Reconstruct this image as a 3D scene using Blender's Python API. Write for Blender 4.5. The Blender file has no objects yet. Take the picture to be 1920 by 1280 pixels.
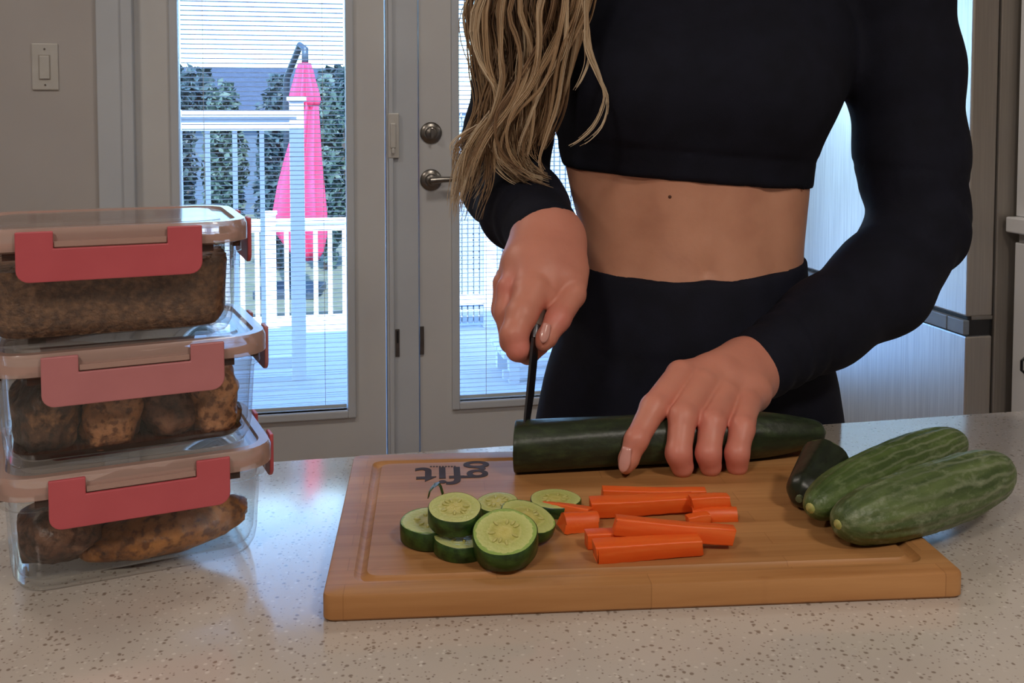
import bpy, bmesh, math, random
import numpy as np
from mathutils import Vector, Matrix, noise
random.seed(7)
rng = np.random.default_rng(7)
SC = bpy.context.scene
COL = SC.collection

# ---------------------------------------------------------------- camera
CAMZ = 1.23
PITCH = math.radians(2.9)
F = 1920.0
PX, PY = 960.0, 307.0          # optical centre of the (cropped) photograph
cd = bpy.data.cameras.new('camera')
cam = bpy.data.objects.new('camera', cd)
COL.objects.link(cam)
cam.location = (0, 0, CAMZ)
cam.rotation_euler = (math.radians(90) - PITCH, 0, 0)
cd.sensor_width = 36.0
cd.lens = 36.0
cd.shift_y = -(640 - PY) / 1920.0
cd.clip_start = 0.02
cd.clip_end = 300
SC.camera = cam
SC.cycles.max_bounces = 8
SC.cycles.transparent_max_bounces = 24
SC.cycles.caustics_reflective = False
SC.cycles.caustics_refractive = False

# ---------------------------------------------------------------- world, sun, exposure
SC.view_settings.view_transform = 'Standard'
SC.view_settings.look = 'None'
SC.view_settings.gamma = 1.0
SC.view_settings.use_curve_mapping = False
SC.view_settings.exposure = 0.0
wd = bpy.data.worlds.new('sky')
SC.world = wd
wd.use_nodes = True
wn = wd.node_tree
bg = wn.nodes['Background']
sky = wn.nodes.new('ShaderNodeTexSky')
sky.sky_type = 'NISHITA'
sky.sun_disc = False
sky.sun_elevation = math.radians(48)
sky.sun_rotation = math.radians(195)
sky.air_density = 1.0
sky.dust_density = 0.6
sky.ozone_density = 3.0
wb = wn.nodes.new('ShaderNodeMixRGB'); wb.blend_type = 'MULTIPLY'; wb.inputs[0].default_value = 1.0
wb.inputs[2].default_value = (0.74, 0.93, 1.16, 1)              # daylight seen with the camera balanced for the indoor lamps
wn.links.new(sky.outputs[0], wb.inputs[1]); wn.links.new(wb.outputs[0], bg.inputs[0])
SKY_STRENGTH = 0.95
bg.inputs[1].default_value = SKY_STRENGTH
sl = bpy.data.lights.new('sun', 'SUN')
sl.energy = 9.0
sl.angle = math.radians(0.6)
sl.color = (0.95, 0.97, 1.0)
sun = bpy.data.objects.new('sun', sl)
COL.objects.link(sun)
sun.rotation_euler = (math.radians(42), 0, math.radians(15))   # sun stands behind the house
LAMP_W = 12.5                                                     # watts of each ceiling lamp

YAW = math.atan(0.209)
CY, SY = math.cos(YAW), math.sin(YAW)
ROOM = Matrix.Rotation(YAW, 4, 'Z')        # room frame: x = u (along the door wall), y = v (towards it)
CTOP = 0.92                                 # worktop height
BTOP = 0.937                                # board top height

def ray(px, py):
    x, y = (px - PX) / F, -(py - PY) / F
    c, s = math.cos(PITCH), math.sin(PITCH)
    return Vector((x, c + y * s, -s + y * c))
def P(px, py, D):
    r = ray(px, py)
    return Vector((0, 0, CAMZ)) + r * (D / r.y)
def Pz(px, py, z):
    r = ray(px, py)
    return Vector((0, 0, CAMZ)) + r * ((z - CAMZ) / r.z)
def toroom(p):
    return Vector((CY * p.x + SY * p.y, -SY * p.x + CY * p.y, p.z))
def Pv(px, py, v):                          # pixel on a plane parallel to the door wall, in room coordinates
    r = toroom(ray(px, py))
    return Vector((0, 0, CAMZ)) + r * (v / r.y)
def Pu(px, py, u):
    r = toroom(ray(px, py))
    return Vector((0, 0, CAMZ)) + r * (u / r.x)

# ---------------------------------------------------------------- materials
MATS = {}
def rgb(r, g, b):                           # sRGB 0-255 to linear
    f = lambda c: (c / 255 / 12.92) if c <= 10 else ((c / 255 + 0.055) / 1.055) ** 2.4
    return (f(r), f(g), f(b), 1)
def newmat(name):
    m = bpy.data.materials.new(name); m.use_nodes = True
    MATS[name] = m
    nt = m.node_tree
    return m, nt, nt.nodes['Principled BSDF']
def nd(nt, kind, **kw):
    n = nt.nodes.new(kind)
    for k, v in kw.items():
        if k in n.inputs: n.inputs[k].default_value = v
        else: setattr(n, k, v)
    return n
def coords(nt, scale=(1, 1, 1), kind='Object'):
    t = nd(nt, 'ShaderNodeTexCoord'); mp = nd(nt, 'ShaderNodeMapping')
    mp.inputs['Scale'].default_value = scale
    nt.links.new(t.outputs[kind], mp.inputs['Vector'])
    return mp.outputs['Vector']
def ramp(nt, fac, stops):
    r = nd(nt, 'ShaderNodeValToRGB')
    el = r.color_ramp.elements
    while len(el) < len(stops): el.new(0.5)
    for e, (p, c) in zip(el, stops): e.position = p; e.color = c
    nt.links.new(fac, r.inputs[0])
    return r.outputs[0]
def mat(name, base, rough=0.5, metal=0.0, c2=None, scale=8.0, detail=4.0, stretch=(1, 1, 1), lohi=(0.35, 0.65), bump=0.0, bscale=None, spec=None, sss=0.0, coat=0.0, aniso=0.0, emit=None):
    m, nt, b = newmat(name)
    b.inputs['Base Color'].default_value = base
    b.inputs['Roughness'].default_value = rough
    b.inputs['Metallic'].default_value = metal
    if spec is not None: b.inputs['Specular IOR Level'].default_value = spec
    if coat: b.inputs['Coat Weight'].default_value = coat; b.inputs['Coat Roughness'].default_value = 0.15
    if aniso: b.inputs['Anisotropic'].default_value = aniso
    if sss:
        b.inputs['Subsurface Weight'].default_value = sss
        b.inputs['Subsurface Radius'].default_value = (1.0, 0.35, 0.2)
        b.inputs['Subsurface Scale'].default_value = 0.006
    if emit:
        b.inputs['Emission Color'].default_value = emit[0]; b.inputs['Emission Strength'].default_value = emit[1]
    v = None
    if c2 is not None:
        v = coords(nt, stretch)
        n = nd(nt, 'ShaderNodeTexNoise', Scale=scale, Detail=detail)
        nt.links.new(v, n.inputs['Vector'])
        col = ramp(nt, n.outputs[0], [(lohi[0], base), (lohi[1], c2)])
        nt.links.new(col, b.inputs['Base Color'])
    if bump:
        v = v or coords(nt, stretch)
        n2 = nd(nt, 'ShaderNodeTexNoise', Scale=bscale or scale * 3, Detail=4.0)
        nt.links.new(v, n2.inputs['Vector'])
        bp = nd(nt, 'ShaderNodeBump', Strength=bump, Distance=0.002)
        nt.links.new(n2.outputs[0], bp.inputs['Height'])
        nt.links.new(bp.outputs[0], b.inputs['Normal'])
    return m
def glassy(name, tint, rough=0.02, body=None, mix=0.0, ior=1.45, brough=0.5):
    """thin-walled clear material: transparent + fresnel reflection, optionally milky (mix of a diffuse body)"""
    m, nt, b = newmat(name)
    out = nt.nodes['Material Output']
    tr = nd(nt, 'ShaderNodeBsdfTransparent'); tr.inputs[0].default_value = tint
    src = tr.outputs[0]
    if body is not None:
        b.inputs['Base Color'].default_value = body; b.inputs['Roughness'].default_value = brough
        mx = nd(nt, 'ShaderNodeMixShader'); mx.inputs[0].default_value = mix
        nt.links.new(src, mx.inputs[1]); nt.links.new(b.outputs[0], mx.inputs[2]); src = mx.outputs[0]
    gl = nd(nt, 'ShaderNodeBsdfGlossy'); gl.inputs['Roughness'].default_value = rough
    fc = nd(nt, 'ShaderNodeLayerWeight', Blend=0.5)
    pw = nd(nt, 'ShaderNodeMath', operation='POWER'); nt.links.new(fc.outputs['Facing'], pw.inputs[0]); pw.inputs[1].default_value = 5.0
    fr = nd(nt, 'ShaderNodeMath', operation='MULTIPLY_ADD'); nt.links.new(pw.outputs[0], fr.inputs[0]); fr.inputs[1].default_value = 0.7; fr.inputs[2].default_value = 0.03
    m2 = nd(nt, 'ShaderNodeMixShader')
    nt.links.new(fr.outputs[0], m2.inputs[0]); nt.links.new(src, m2.inputs[1]); nt.links.new(gl.outputs[0], m2.inputs[2])
    nt.links.new(m2.outputs[0], out.inputs[0])
    return m

# ---------------------------------------------------------------- mesh helpers
class MB:
    def __init__(s): s.v = []; s.f = []
    def add(s, vs, fs, M=None):
        o = len(s.v)
        s.v += [tuple((M @ Vector(p)) if M is not None else p) for p in vs]
        s.f += [tuple(i + o for i in f) for f in fs]
        return s
    def box(s, x0, x1, y0, y1, z0, z1, M=None, bev=0.0):
        if bev > 0: return s.bbox(x0, x1, y0, y1, z0, z1, bev, M)
        vs = [(x, y, z) for x in (x0, x1) for y in (y0, y1) for z in (z0, z1)]
        fs = [(0, 1, 3, 2), (4, 6, 7, 5), (0, 4, 5, 1), (2, 3, 7, 6), (0, 2, 6, 4), (1, 5, 7, 3)]
        return s.add(vs, fs, M)
    def bbox(s, x0, x1, y0, y1, z0, z1, bev, M=None):
        bm = bmesh.new()
        bmesh.ops.create_cube(bm, size=1)
        for v in bm.verts:
            v.co = Vector(((x0 + x1) / 2 + v.co.x * (x1 - x0), (y0 + y1) / 2 + v.co.y * (y1 - y0), (z0 + z1) / 2 + v.co.z * (z1 - z0)))
        bmesh.ops.bevel(bm, geom=bm.edges[:] + bm.verts[:], offset=bev, segments=2, profile=0.5, affect='EDGES')
        bm.verts.index_update()
        s.add([v.co[:] for v in bm.verts], [tuple(v.index for v in f.verts) for f in bm.faces], M)
        bm.free(); return s
    def loft(s, rings, M=None, cap0=True, cap1=True, closed=True):
        o = []; n = len(rings[0])
        for r in rings: o += [tuple(p) for p in r]
        fs = []
        for i in range(len(rings) - 1):
            for j in range(n if closed else n - 1):
                k = (j + 1) % n
                fs.append((i * n + j, i * n + k, (i + 1) * n + k, (i + 1) * n + j))
        if cap0: fs.append(tuple(reversed(range(n))))
        if cap1: fs.append(tuple((len(rings) - 1) * n + j for j in range(n)))
        return s.add(o, fs, M)
    def tube(s, pts, rad, n=8, M=None, cap=True):
        pts = [Vector(p) for p in pts]
        if not hasattr(rad, '__len__'): rad = [rad] * len(pts)
        rings = []; up = None
        for i, p in enumerate(pts):
            t = (pts[min(i + 1, len(pts) - 1)] - pts[max(i - 1, 0)]).normalized()
            if up is None:
                up = t.orthogonal().normalized()
            up = (up - t * up.dot(t)).normalized()
            b = t.cross(up)
            rings.append([p + (up * math.cos(2 * math.pi * j / n) + b * math.sin(2 * math.pi * j / n)) * rad[i] for j in range(n)])
        return s.loft(rings, M, cap, cap)
    def cyl(s, p0, p1, r, n=16, M=None): return s.tube([p0, p1], r, n, M)
    def prism(s, poly, h0, h1, M=None):      # poly in xy, extruded along z
        return s.loft([[(x, y, h0) for x, y in poly], [(x, y, h1) for x, y in poly]], M)
    def build(s, name, m=None, parent=None, smooth=False, M=None, auto=None):
        me = bpy.data.meshes.new(name)
        me.from_pydata(s.v, [], s.f); me.validate()
        if m is not None: me.materials.append(MATS[m] if isinstance(m, str) else m)
        bm = bmesh.new(); bm.from_mesh(me); bmesh.ops.recalc_face_normals(bm, faces=bm.faces)
        if auto is not None:
            for e in bm.edges:
                if len(e.link_faces) == 2 and e.calc_face_angle(0) > math.radians(auto): e.smooth = False
        bm.to_mesh(me); bm.free()
        if smooth or auto is not None: me.polygons.foreach_set('use_smooth', [True] * len(me.polygons))
        o = bpy.data.objects.new(name, me); COL.objects.link(o)
        if M is not None: o.matrix_basis = M
        if parent is not None: adopt(o, parent)
        return o
def adopt(o, parent):
    """keep the object's coordinates as they are, i.e. world coordinates unless parent was made with local=True"""
    o.parent = parent
    loc = parent.get('_local') or (parent.parent is not None and parent.parent.get('_local'))
    if not loc:
        M = parent.matrix_basis.copy(); q = parent.parent
        if q is not None: M = q.matrix_basis @ parent.matrix_parent_inverse @ M
        o.matrix_parent_inverse = M.inverted()
    return o
def thing(name, label=None, cat=None, M=None, group=None, kind=None, local=False):
    o = bpy.data.objects.new(name, None); COL.objects.link(o)
    o.empty_display_size = 0.05
    if M is not None: o.matrix_basis = M if isinstance(M, Matrix) else Matrix.Translation(M)
    if local: o['_local'] = 1
    return tag(o, label, cat, group, kind)
def tag(o, label=None, cat=None, group=None, kind=None):
    if label: o['label'] = label
    if cat: o['category'] = cat
    if group: o['group'] = group
    if kind: o['kind'] = kind
    return o
def struct(o, label=None, cat=None): return tag(o, label, cat, None, 'structure')
def rrect(w, h, r, n=5, z=0.0):
    """rounded rectangle ring, w x h, corner radius r"""
    pts = []
    for cx, cy, a0 in ((w/2-r, h/2-r, 0), (-w/2+r, h/2-r, 90), (-w/2+r, -h/2+r, 180), (w/2-r, -h/2+r, 270)):
        for i in range(n + 1):
            a = math.radians(a0 + 90 * i / n)
            pts.append((cx + r * math.cos(a), cy + r * math.sin(a), z))
    return pts

# ---------------------------------------------------------------- material library
mat('wall_paint', rgb(192, 187, 184), 0.75, c2=rgb(186, 181, 178), scale=3)
mat('trim_paint', rgb(202, 207, 213), 0.45, c2=rgb(196, 201, 207), scale=4)
mat('door_paint', rgb(212, 212, 211), 0.42, c2=rgb(206, 206, 206), scale=4)
mat('ceiling_paint', rgb(225, 222, 216), 0.8, c2=rgb(219, 216, 210), scale=4)
mat('floor_wood', rgb(150, 120, 92), 0.4, c2=rgb(125, 96, 70), scale=3, stretch=(1, 8, 1))
mat('plastic_white', rgb(205, 202, 196), 0.35, c2=rgb(200, 197, 191), scale=30)
mat('nickel', rgb(150, 145, 138), 0.3, 1.0, c2=rgb(138, 133, 126), scale=60)
mat('dark_metal', rgb(40, 40, 42), 0.35, 0.8, c2=rgb(55, 54, 54), scale=40)
mat('steel_side', rgb(172, 164, 154), 0.45, 0.35, c2=rgb(164, 157, 148), scale=8, stretch=(30, 30, 1))
mat('steel_front', rgb(238, 240, 242), 0.30, 0.88, c2=rgb(219, 221, 224), scale=6, stretch=(40, 40, 1), spec=0.6)
mat('black_plastic', rgb(30, 30, 32), 0.4, c2=rgb(38, 38, 40), scale=30)
mat('handle_grey', rgb(140, 150, 160), 0.35, 0.2, c2=rgb(132, 141, 151), scale=30)
mat('cabinet_white', rgb(222, 222, 222), 0.4, c2=rgb(216, 216, 217), scale=6)
glassy('window_glass', (0.97, 0.985, 0.98, 1), 0.01)
mat('blind_white', rgb(228, 232, 236), 0.5, c2=rgb(222, 227, 232), scale=10)
mat('deck_wood', rgb(214, 212, 210), 0.7, c2=rgb(196, 196, 198), scale=4, stretch=(1, 10, 1))
mat('rail_white', rgb(232, 234, 238), 0.5, c2=rgb(224, 227, 232), scale=5)
mat('ground_grass', rgb(92, 104, 84), 0.9, c2=rgb(120, 122, 104), scale=6)
mat('leaf', rgb(52, 74, 66), 0.55, c2=rgb(84, 108, 98), scale=14)  # blue cast of shade and haze mixed into the foliage green
mat('leaf_dark', rgb(40, 58, 60), 0.55, c2=rgb(66, 88, 92), scale=14)  # darker green with the same shade and haze tint put in
mat('bark', rgb(86, 74, 64), 0.8, c2=rgb(64, 54, 46), scale=12)
mat('umbrella_pink', rgb(232, 70, 112), 0.75, c2=rgb(222, 60, 102), scale=5)
mat('umbrella_metal', rgb(70, 84, 96), 0.45, 0.4, c2=rgb(62, 75, 87), scale=10)
mat('siding', rgb(176, 190, 204), 0.7, c2=rgb(166, 181, 196), scale=6)
mat('house_wall', rgb(84, 102, 122), 0.8, c2=rgb(74, 91, 110), scale=6)
mat('roof_dark', rgb(62, 74, 92), 0.8, c2=rgb(52, 63, 80), scale=9)

# ================================================================ the room
VW = 3.085            # door wall plane
def ub(px, py=400, v=VW): return Pv(px, py, v).x
UL, UR, VB, CH = -2.6, 2.6, -2.4, 2.48
u_cas0, u_cas1 = ub(188), ub(251)
u_d1a, u_d1b = ub(256), ub(724)
u_m1 = ub(786)
wdoor = u_d1b - u_d1a
u_d2a, u_d2b = u_m1, u_m1 + wdoor + 0.13  # second door widened where unseen, so more glass reflects in the refrigerator
DH = 2.06
floor = MB().box(UL, UR, VB, VW + 0.15, -0.12, 0, ROOM).build('floor', 'floor_wood'); struct(floor, 'light brown wooden kitchen floor', 'floor')
ceil = MB().box(UL - 0.4, UR + 0.4, VB - 0.4, VW + 0.62, CH, CH + 0.2, ROOM).build('ceiling', 'ceiling_paint'); struct(ceil, 'plain white ceiling above the kitchen', 'ceiling')  # unseen overhang past the doors, lengthened to shade the near deck railing
w = MB()
w.box(UL - 0.15, u_cas1 - 0.02, VW, VW + 0.15, 0, CH, ROOM)
w.box(u_d2b + 0.05, UR + 0.15, VW, VW + 0.15, 0, CH, ROOM)
w.box(u_cas1 - 0.02, u_d2b + 0.05, VW, VW + 0.15, DH + 0.03, CH, ROOM)
struct(w.build('wall_back', 'wall_paint'), 'greige wall around the two glazed doors', 'wall')
struct(MB().box(UL - 0.15, UL, VB, VW, 0, CH, ROOM).build('wall_left', 'wall_paint'), 'greige side wall left of the kitchen', 'wall')
struct(MB().box(UR, UR + 0.15, VB, VW, 0, CH, ROOM).build('wall_right', 'wall_paint'), 'greige side wall behind the refrigerator', 'wall')
struct(MB().box(UL - 0.15, UR + 0.15, VB - 0.15, VB, 0, CH, ROOM).build('wall_front', 'wall_paint'), 'greige wall facing the glazed doors', 'wall')
# casing: flat board plus raised back band
c = MB()
c.box(u_cas0, u_cas1 - 0.012, VW - 0.016, VW + 0.002, 0, DH + 0.09, ROOM, bev=0.003)
c.box(u_cas1 - 0.024, u_cas1 + 0.008, VW - 0.026, VW + 0.1, 0, DH + 0.02, ROOM, bev=0.004)
struct(c.build('trim_1', 'trim_paint'), 'white door casing between switch and glazed door', 'trim')
c = MB()
c.box(u_d2b + 0.01, u_d2b + 0.085, VW - 0.018, VW + 0.1, 0, DH + 0.09, ROOM, bev=0.003)
struct(c.build('trim_2', 'trim_paint'), 'white casing on the far side of the doors', 'trim')
c = MB()
c.box(u_cas0, u_d2b + 0.085, VW - 0.018, VW + 0.1, DH + 0.012, DH + 0.1, ROOM, bev=0.003)
struct(c.build('trim_3', 'trim_paint'), 'white head casing across the top of both doors', 'trim')
# mullion (astragal) between the doors
c = MB()
c.box(u_d1b + 0.002, u_m1 - 0.002, VW + 0.0, VW + 0.07, 0, DH + 0.01, ROOM, bev=0.003)
c.box(u_d1b + 0.008, u_d1b + 0.022, VW - 0.012, VW + 0.005, 0, DH, ROOM, bev=0.003)
mull = struct(c.build('trim_4', 'trim_paint'), 'white astragal post between the two glazed doors', 'trim')

def make_door(name, ua, ub_, ga, gb, zb, label):
    zt = DH - 0.14
    y0, y1 = VW + 0.012, VW + 0.056
    b = MB()
    b.box(ua, ga, y0, y1, 0.01, DH, ROOM); b.box(gb, ub_, y0, y1, 0.01, DH, ROOM)
    b.box(ga, gb, y0, y1, 0.01, zb, ROOM); b.box(ga, gb, y0, y1, zt, DH, ROOM)
    d = b.build(name, 'door_paint'); struct(d, label, 'door')
    fr = MB(); t = 0.024
    for lo, hi, w_ in ((-0.014, 0.014, 0), (0.004, 0.022, 0.009)):
        pass
    for (x0, x1, z0, z1) in ((ga - t, ga, zb - t, zt + t), (gb, gb + t, zb - t, zt + t), (ga - 0.001, gb + 0.001, zb - t, zb), (ga - 0.001, gb + 0.001, zt, zt + t)):
        fr.box(x0, x1, y0 - 0.012, y0 + 0.02, z0, z1, ROOM, bev=0.004)
    fr.build('lite_frame', 'trim_paint', d)
    MB().box(ga, gb, y0 + 0.010, y0 + 0.014, zb, zt, ROOM).build('pane', 'window_glass', d)
    MB().box(ga, gb, y1 - 0.008, y1 - 0.004, zb, zt, ROOM).build('pane', 'window_glass', d)
    yb = (y0 + y1) / 2 + 0.003
    bl = MB().box(ga + 0.003, gb - 0.003, yb - 0.006, yb + 0.006, zt - 0.018, zt - 0.001, ROOM).build('blind', 'blind_white', d)
    MB().box(ga + 0.003, gb - 0.003, yb - 0.005, yb + 0.005, zb + 0.002, zb + 0.012, ROOM).build('bottom_rail', 'blind_white', bl)
    for k in (0.14, 0.86):
        q = ga + (gb - ga) * k
        MB().box(q - 0.0007, q + 0.0007, yb - 0.0062, yb - 0.0052, zb, zt, ROOM).build('ladder_cord', 'blind_white', bl)
    # slats: one shared shallow V mesh, each an object of its own
    s = MB(); hw = 0.0052; th = 0.0007; L = (gb - ga) / 2 - 0.004
    prof = [(-hw, -0.0002), (0, 0.0007), (hw, -0.0002), (hw, -0.0002 - th), (0, 0.0007 - th), (-hw, -0.0002 - th)]
    s.loft([[(-L, y, z) for y, z in prof], [(L, y, z) for y, z in prof]])
    me = bpy.data.meshes.new('slat'); me.from_pydata(s.v, [], s.f); me.materials.append(MATS['blind_white'])
    z = zb + 0.022; inv = bl.matrix_basis.inverted()
    while z < zt - 0.02:
        o = bpy.data.objects.new('slat', me); COL.objects.link(o)
        o.matrix_basis = ROOM @ Matrix.Translation(((ga + gb) / 2, yb, z)) @ Matrix.Rotation(math.radians(-12), 4, 'X')
        o.parent = bl
        z += 0.0138
    return d
ga1, gb1 = ub(338), ub(650)
zb1 = Pv(650, 770, VW).z
ga2 = ub(862); gb2 = u_d2b - (u_d1b - gb1) + 0.02
zb2 = Pv(862, 754, VW).z
door1 = make_door('door_1', u_d1a, u_d1b - 0.002, ga1, gb1, zb1, 'white glazed door with built-in blinds beside the wall switch')
door2 = make_door('door_2', u_d2a + 0.002, u_d2b, ga2, gb2, zb2, 'white glazed door with deadbolt and lever handle behind the woman')
# hardware on the active door
def rosette(px, py, name):
    p = Pv(px, py, VW + 0.012)
    M = ROOM @ Matrix.Translation(p) @ Matrix.Rotation(math.radians(90), 4, 'X')
    m = MB(); n = 28
    prof = [(0.033, 0.0), (0.033, 0.004), (0.028, 0.009), (0.019, 0.011), (0.017, 0.016), (0.014, 0.018)]
    m.loft([[(r * math.cos(2*math.pi*i/n), r * math.sin(2*math.pi*i/n), h) for i in range(n)] for r, h in prof], M, cap0=True, cap1=True)
    o = m.build(name, 'nickel', door2, auto=40)
    return o, p
db, p = rosette(808, 249, 'deadbolt')
MB().box(p.x - 0.004, p.x + 0.004, p.y - 0.034, p.y - 0.014, p.z - 0.016, p.z + 0.016, ROOM, bev=0.002).build('thumb_turn', 'nickel', db)
lv, p = rosette(808, 337, 'lever_handle')
m = MB(); m.cyl((p.x, p.y - 0.012, p.z), (p.x, p.y - 0.045, p.z), 0.010, 14, ROOM)
m.tube([(p.x - 0.006, p.y - 0.045, p.z), (p.x + 0.03, p.y - 0.047, p.z + 0.003), (p.x + 0.07, p.y - 0.046, p.z + 0.004), (p.x + 0.105, p.y - 0.042, p.z - 0.001)], [0.011, 0.009, 0.008, 0.007], 10, ROOM)
m.build('lever', 'nickel', lv, auto=40)
# child-lock style latch plate on the astragal
a, b_ = Pv(727, 212, VW - 0.004), Pv(748, 296, VW - 0.004)
lt = MB().box(a.x, b_.x, VW - 0.014, VW, b_.z, a.z, ROOM, bev=0.003).build('latch_plate', 'plastic_white', mull)
MB().box(a.x + 0.006, b_.x - 0.010, VW - 0.020, VW - 0.012, b_.z + 0.03, a.z - 0.03, ROOM, bev=0.003).build('slider', 'plastic_white', lt)
MB().box(a.x + 0.010, b_.x - 0.014, VW - 0.024, VW - 0.018, b_.z + 0.014, b_.z + 0.03, ROOM, bev=0.002).build('slider_grip', 'plastic_white', lt)
a, b_ = Pv(741, 617, VW), Pv(749, 668, VW)
MB().box(a.x, b_.x, VW - 0.003, VW + 0.001, b_.z, a.z, ROOM).build('strike_plate', 'nickel', mull)
MB().box(a.x + 0.004, b_.x - 0.003, VW - 0.004, VW - 0.002, (a.z + b_.z) / 2, a.z - 0.005, ROOM).build('strike_slot', 'black_plastic', mull)
a, b_ = Pv(787, 612, VW + 0.01), Pv(795, 664, VW + 0.01)
MB().box(a.x, b_.x, VW + 0.007, VW + 0.013, b_.z, a.z, ROOM).build('latch_faceplate', 'nickel', door2)
# light switch
a, b_ = Pv(59, 81, VW), Pv(111, 169, VW)
sw = thing('light_switch', 'white rocker light switch with screwed plate on the greige wall', 'light switch', ROOM @ Vector(((a.x + b_.x) / 2, VW, b_.z)))
MB().box(a.x, b_.x, VW - 0.006, VW, b_.z, a.z, ROOM, bev=0.003).build('plate', 'plastic_white', sw)
a2, b2 = Pv(73, 103, VW), Pv(96, 150, VW)
MB().box(a2.x, b2.x, VW - 0.0072, VW - 0.004, b2.z, a2.z, ROOM).build('rocker_surround', 'steel_side', sw)
MB().box(a2.x + 0.002, b2.x - 0.002, VW - 0.0105, VW - 0.005, b2.z + 0.0025, a2.z - 0.002, ROOM, bev=0.002).build('rocker', 'plastic_white', sw)
for zz in ((a.z + a2.z) / 2, (b_.z + b2.z) / 2):
    MB().cyl(((a.x + b_.x) / 2, VW - 0.0055, zz), ((a.x + b_.x) / 2, VW - 0.0072, zz), 0.0028, 10, ROOM).build('screw', 'nickel', sw)

# ceiling lamps (flush round panels)
mat('lamp_diffuser', rgb(255, 246, 232), 0.5, c2=rgb(255, 244, 228), scale=5, emit=((1.0, 0.86, 0.70, 1), 3.0))
LAMPS = [(-1.1, 1.75, 'in front of the doors on the switch side'), (0.55, 1.75, 'in front of the doors on the refrigerator side'), (-0.7, -0.6, 'on the container side, away from the doors'), (0.8, -0.6, 'on the refrigerator side, away from the doors')]
for (u, v, where) in LAMPS:
    t = thing('ceiling_light', 'round flush ceiling light ' + where, 'ceiling light', ROOM @ Vector((u, v, CH)), 'ceiling lights of the kitchen')
    ring = MB(); n = 32
    ring.loft([[(u + r*math.cos(2*math.pi*i/n), v + r*math.sin(2*math.pi*i/n), CH - h) for i in range(n)] for r, h in ((0.2, 0), (0.2, 0.02), (0.18, 0.026), (0.18, 0.018))], ROOM, True, False)
    ring.build('rim', 'trim_paint', t, auto=30)
    MB().cyl((u, v, CH - 0.016), (u, v, CH - 0.02), 0.179, 32, ROOM).build('diffuser', 'lamp_diffuser', t)
    l = bpy.data.lights.new('lamp_light', 'AREA'); l.shape = 'DISK'; l.size = 0.34; l.energy = LAMP_W * (0.62 if v > 1 else 1.14); l.color = (1.0, 0.90, 0.80)
    lo = bpy.data.objects.new('lamp_light', l); COL.objects.link(lo)
    lo.matrix_basis = ROOM @ Matrix.Translation((u, v, CH - 0.03)); adopt(lo, t)

# refrigerator at the right, its doors facing left
UFR, VF0 = None, None
p0 = toroom(P(1817, 400, 2.15)); UFR, VF0 = p0.x, p0.y
FH = 1.78; DT = 0.062; FW = 0.86
zg = Pu(1815, 632, UFR).z
t = thing('refrigerator', 'stainless steel refrigerator with bottom freezer and grey handle bar', 'refrigerator', ROOM @ Vector((UFR + 0.3, VF0 + 0.4, 0)))
MB().box(UFR + DT + 0.012, UFR + 0.70, VF0 + 0.01, VF0 + FW, 0.04, FH, ROOM, bev=0.004).build('body', 'steel_side', t)
MB().box(UFR + DT - 0.004, UFR + DT + 0.014, VF0 + 0.018, VF0 + FW - 0.01, 0.05, FH - 0.02, ROOM).build('gasket', 'black_plastic', t)
d = MB().box(UFR, UFR + DT, VF0, VF0 + FW, zg + 0.042, FH, ROOM, bev=0.004).build('door', 'steel_front', t)
me = d.data; me.materials.append(MATS['steel_side'])
def side_mat(ob):
    for pl in ob.data.polygons:
        n = ROOM.inverted().to_3x3() @ pl.normal
        if abs(n.y) > 0.6: pl.material_index = 1
side_mat(d)
d = MB().box(UFR, UFR + DT, VF0, VF0 + FW, 0.06, zg, ROOM, bev=0.004).build('freezer_drawer', 'steel_front', t)
d.data.materials.append(MATS['steel_side']); side_mat(d)
MB().box(UFR + 0.006, UFR + DT - 0.004, VF0 + 0.004, VF0 + FW - 0.004, zg - 0.002, zg + 0.044, ROOM).build('handle_recess', 'black_plastic', t)
hb = MB().box(UFR - 0.006, UFR + 0.008, VF0 + 0.06, VF0 + FW, zg + 0.003, zg + 0.034, ROOM, bev=0.002).build('handle_bar', 'handle_grey', t)
MB().box(UFR - 0.006, UFR + 0.008, VF0 + 0.001, VF0 + 0.058, zg + 0.003, zg + 0.034, ROOM, bev=0.002).build('handle_end_cap', 'handle_grey', t)
MB().box(UFR + 0.012, UFR + DT + 0.002, VF0 + 0.001, VF0 + 0.05, zg + 0.034, zg + 0.043, ROOM, bev=0.002).build('hinge', 'nickel', t)
for zz in (0.0,):
    MB().box(UFR + 0.05, UFR + 0.66, VF0 + 0.03, VF0 + FW - 0.02, 0.0, 0.045, ROOM).build('plinth', 'black_plastic', t)

# wall cabinet unit beyond the right edge of the fridge
uc = Pv(1907, 600, VF0 - 0.01).x
zc = Pv(1910, 437, VF0 - 0.03).z; zc2 = Pv(1910, 408, VF0 - 0.03).z
t = thing('base_cabinet', 'white base cabinet at the right edge beside the refrigerator', 'cabinet', ROOM @ Vector((uc + 0.3, VF0 - 0.3, 0)))
MB().box(uc, uc + 0.6, VF0 - 0.6, VF0 - 0.01, 0.0, zc, ROOM).build('body', 'cabinet_white', t)
dd = MB().box(uc - 0.018, uc, VF0 - 0.59, VF0 - 0.02, 0.08, zc - 0.02, ROOM, bev=0.003).build('door', 'cabinet_white', t)
tag(MB().box(uc - 0.03, uc + 0.62, VF0 - 0.62, VF0 - 0.005, zc, zc2, ROOM, bev=0.003).build('worktop', 'cabinet_white'), 'pale worktop slab on the cabinet beside the refrigerator', 'worktop')
hz = Pv(1915, 680, VF0 - 0.04).z
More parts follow.
